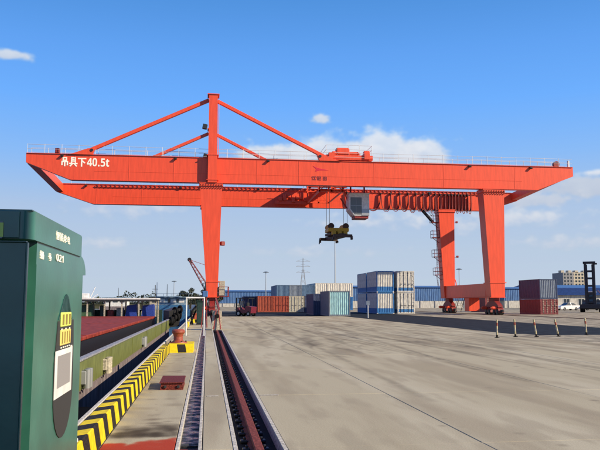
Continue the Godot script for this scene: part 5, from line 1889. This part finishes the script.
# ---------------------------------------------------------------- the green cabinet beside the camera
func build_cabinet() -> void:
	var X := -1.0
	var o := thing("power_cabinet", "tall green shore power cabinet with a sloped control panel at the quay edge", "cabinet", Vector3(0, 0, 0))
	var s := mb()
	# body with rounded far edge
	var plan := [Vector2(X, -4.30), Vector2(X, -5.86), Vector2(X - 0.03, -5.95), Vector2(X - 0.10, -6.0), Vector2(-1.72, -6.0), Vector2(-1.72, -4.12), Vector2(X - 0.06, -4.12), Vector2(X - 0.06, -4.30)]
	prism(s, plan, Vector3(0, 0.06, 0), Vector3.RIGHT, Vector3(0, 0, 1), Vector3(0, 1.76, 0))
	part("body", s, M.cabinet, o)
	# shoulder: curves in towards the hood at the far end
	s = mb()
	var prof := []
	for k in 7:
		var a := PI / 2 * k / 6.0
		prof.append(Vector2(-5.74 - 0.26 * cos(a), 1.82 + 0.145 * sin(a)))
	prof.append(Vector2(-4.30, 1.965))
	prof.append(Vector2(-4.30, 1.82))
	prism(s, prof, Vector3(X - 0.002, 0, 0), Vector3(0, 0, 1), Vector3.UP, Vector3(-0.70, 0, 0))
	part("shoulder", s, M.cabinet, o)
	# hood with rounded front edge
	s = mb()
	var hp := [Vector2(X + 0.012, -5.70), Vector2(X + 0.012, -4.19)]
	for k in 12:
		var a := PI / 2 * (k + 1) / 12.0
		hp.append(Vector2(X + 0.012 - 0.06 * (1.0 - cos(a)), -4.19 + 0.09 * sin(a)))
	hp.append_array([Vector2(-1.74, -4.10), Vector2(-1.74, -5.70)])
	prism(s, hp, Vector3(0, 1.955, 0), Vector3.RIGHT, Vector3(0, 0, 1), Vector3(0, 0.16, 0))
	var hd := part("hood", s, M.cabinet, o)
	s = mb()
	span(s, Vector3(X - 0.055, 1.958, -4.097), Vector3(-1.735, 2.112, -4.088), 0.003)
	part("hood_front", s, M.cabinet, hd)
	s = mb()
	span(s, Vector3(X + 0.008, 2.115, -4.11), Vector3(-1.738, 2.122, -5.69))
	part("hood_lid", s, M.cabinet, hd)
	# front door, with its bright edge strip and dark side gap
	s = mb()
	span(s, Vector3(X - 0.012, 0.10, -4.098), Vector3(-1.70, 1.935, -4.122), 0.004)
	var d := part("door", s, M.cabinet, o)
	s = mb()
	span(s, Vector3(X - 0.012, 0.10, -4.090), Vector3(X - 0.004, 1.935, -4.125), 0.002)
	part("edge_strip", s, M.cabinet, d)
	s = mb()
	span(s, Vector3(X - 0.012, 1.936, -4.086), Vector3(-1.70, 1.941, -4.122))
	part("edge_strip", s, M.cabinet, d)
	s = mb()
	box(s, Vector3(-1.62, 1.0, -4.085), Vector3(0.03, 0.22, 0.03), Basis.IDENTITY, 0.008)
	part("handle", s, M.galv, d)
	s = mb()
	span(s, Vector3(-1.142, 1.955, -4.0875), Vector3(-1.30, 2.05, -4.0845))
	var np := part("name_plate", s, M.print_grey, hd)
	s = mb()
	span(s, Vector3(-1.137, 1.962, -4.0845), Vector3(-1.30, 2.043, -4.0835))
	part("plate_face", s, M.slot_green, np)
	# plinth
	s = mb()
	span(s, Vector3(X - 0.02, 0, -4.16), Vector3(-1.70, 0.06, -5.96))
	part("plinth", s, M.steel_dark, o)
	# control panel on the long side: dark shape, round below
	var px := X + 0.006
	s = mb()
	var shape := []
	for k in 13:
		var a := PI * k / 12.0
		shape.append(Vector2(-5.21 - 0.335 * cos(a), 1.0 - 0.34 * sin(a)))
	for e in [[-4.875, 1.2], [-4.92, 1.35], [-4.95, 1.47]]:
		shape.append(Vector2(e[0], e[1]))
	for e in [[-5.50, 1.47], [-5.53, 1.3]]:
		shape.append(Vector2(e[0], e[1]))
	prism(s, shape, Vector3(X - 0.01, 0, 0), Vector3(0, 0, 1), Vector3.UP, Vector3(0.016, 0, 0))
	var pn := part("control_panel", s, M.panel, o)
	# fan of green blades above it
	for k in 9:
		s = mb()
		var u0 := lerpf(-4.95, -5.48, (k + 0.12) / 9.0)
		var u1 := lerpf(-4.95, -5.48, (k + 0.62) / 9.0)
		var t0 := lerpf(-5.08, -5.35, (k + 0.12) / 9.0)
		var t1 := lerpf(-5.08, -5.35, (k + 0.62) / 9.0)
		var hh := 1.47 + 0.185 * sqrt(maxf(0.05, 1.0 - pow((k - 4.0) / 5.2, 2.0)))
		prism(s, [Vector2(u0, 1.475), Vector2(u1, 1.475), Vector2(t1, hh), Vector2(t0, hh)], Vector3(X - 0.01, 0, 0), Vector3(0, 0, 1), Vector3.UP, Vector3(0.015, 0, 0))
		part("fan_blade", s, M.fan, pn)
	for e in [[1.428, 1.528, M.slot_green, 3], [1.30, 1.408, M.slot_yellow, 4]]:
		s = mb()
		box(s, Vector3(px, (e[0] + e[1]) / 2, -5.20), Vector3(0.012, e[1] - e[0], 0.35), Basis.IDENTITY, 0.005)
		var sk := part("socket_plate", s, e[2], pn)
		for k in e[3]:
			s = mb()
			span(s, Vector3(px + 0.006, e[0] + 0.014, -5.045 - k * 0.34 / e[3] - 0.012), Vector3(px + 0.008, e[1] - 0.014, -5.045 - (k + 1) * 0.34 / e[3] + 0.045))
			part("slot", s, M.slot_dark, sk)
	for row in [[1.412, 3], [1.285, 5]]:
		for k in row[1]:
			s = mb()
			var zc: float = -5.07 - k * 0.28 / (row[1] - 1)
			span(s, Vector3(px, row[0] - 0.004, zc + 0.018), Vector3(px + 0.002, row[0] + 0.005, zc - 0.018))
			part("caption", s, M.letter, pn)
	s = mb()
	span(s, Vector3(px, 0.955, -4.885), Vector3(px + 0.003, 1.272, -5.475))
	var lb := part("instruction_label", s, M.white, pn)
	s = mb()
	span(s, Vector3(px + 0.003, 1.02, -4.96), Vector3(px + 0.005, 1.235, -5.40))
	part("printed_field", s, M.print_grey, lb)
	s = mb()
	box(s, Vector3(px, 1.277, -5.43), Vector3(0.01, 0.012, 0.04))
	part("caption", s, M.letter, pn)
	# writing
	var t := hub("lettering", o)
	var names := ["zhi", "neng", "an", "dian"]
	for k in 4:
		s = mb()
		glyph(s, names[k], Vector3(X + 0.0125, 2.012, -4.745 - k * 0.122), Vector3(0, 0, -0.098), Vector3(0, 0.052, 0), 0.0065, Vector3(0.0015, 0, 0))
		part("character", s, M.letter, t)
	for e in [["bian", -4.375], ["hao", -4.60]]:
		s = mb()
		glyph(s, e[0], Vector3(X - 0.0015, 1.862, e[1]), Vector3(0, 0, -0.085), Vector3(0, 0.045, 0), 0.0065, Vector3(0.0025, 0, 0))
		part("character", s, M.letter, t)
	var num := mesh_part("characters", lettering("021", 0.048, true, 0.003), M.letter, t, Vector3(X + 0.002, 1.855, -4.82))
	num.rotation.y = PI / 2
	num.scale = Vector3(2.4, 1.0, 1.0)
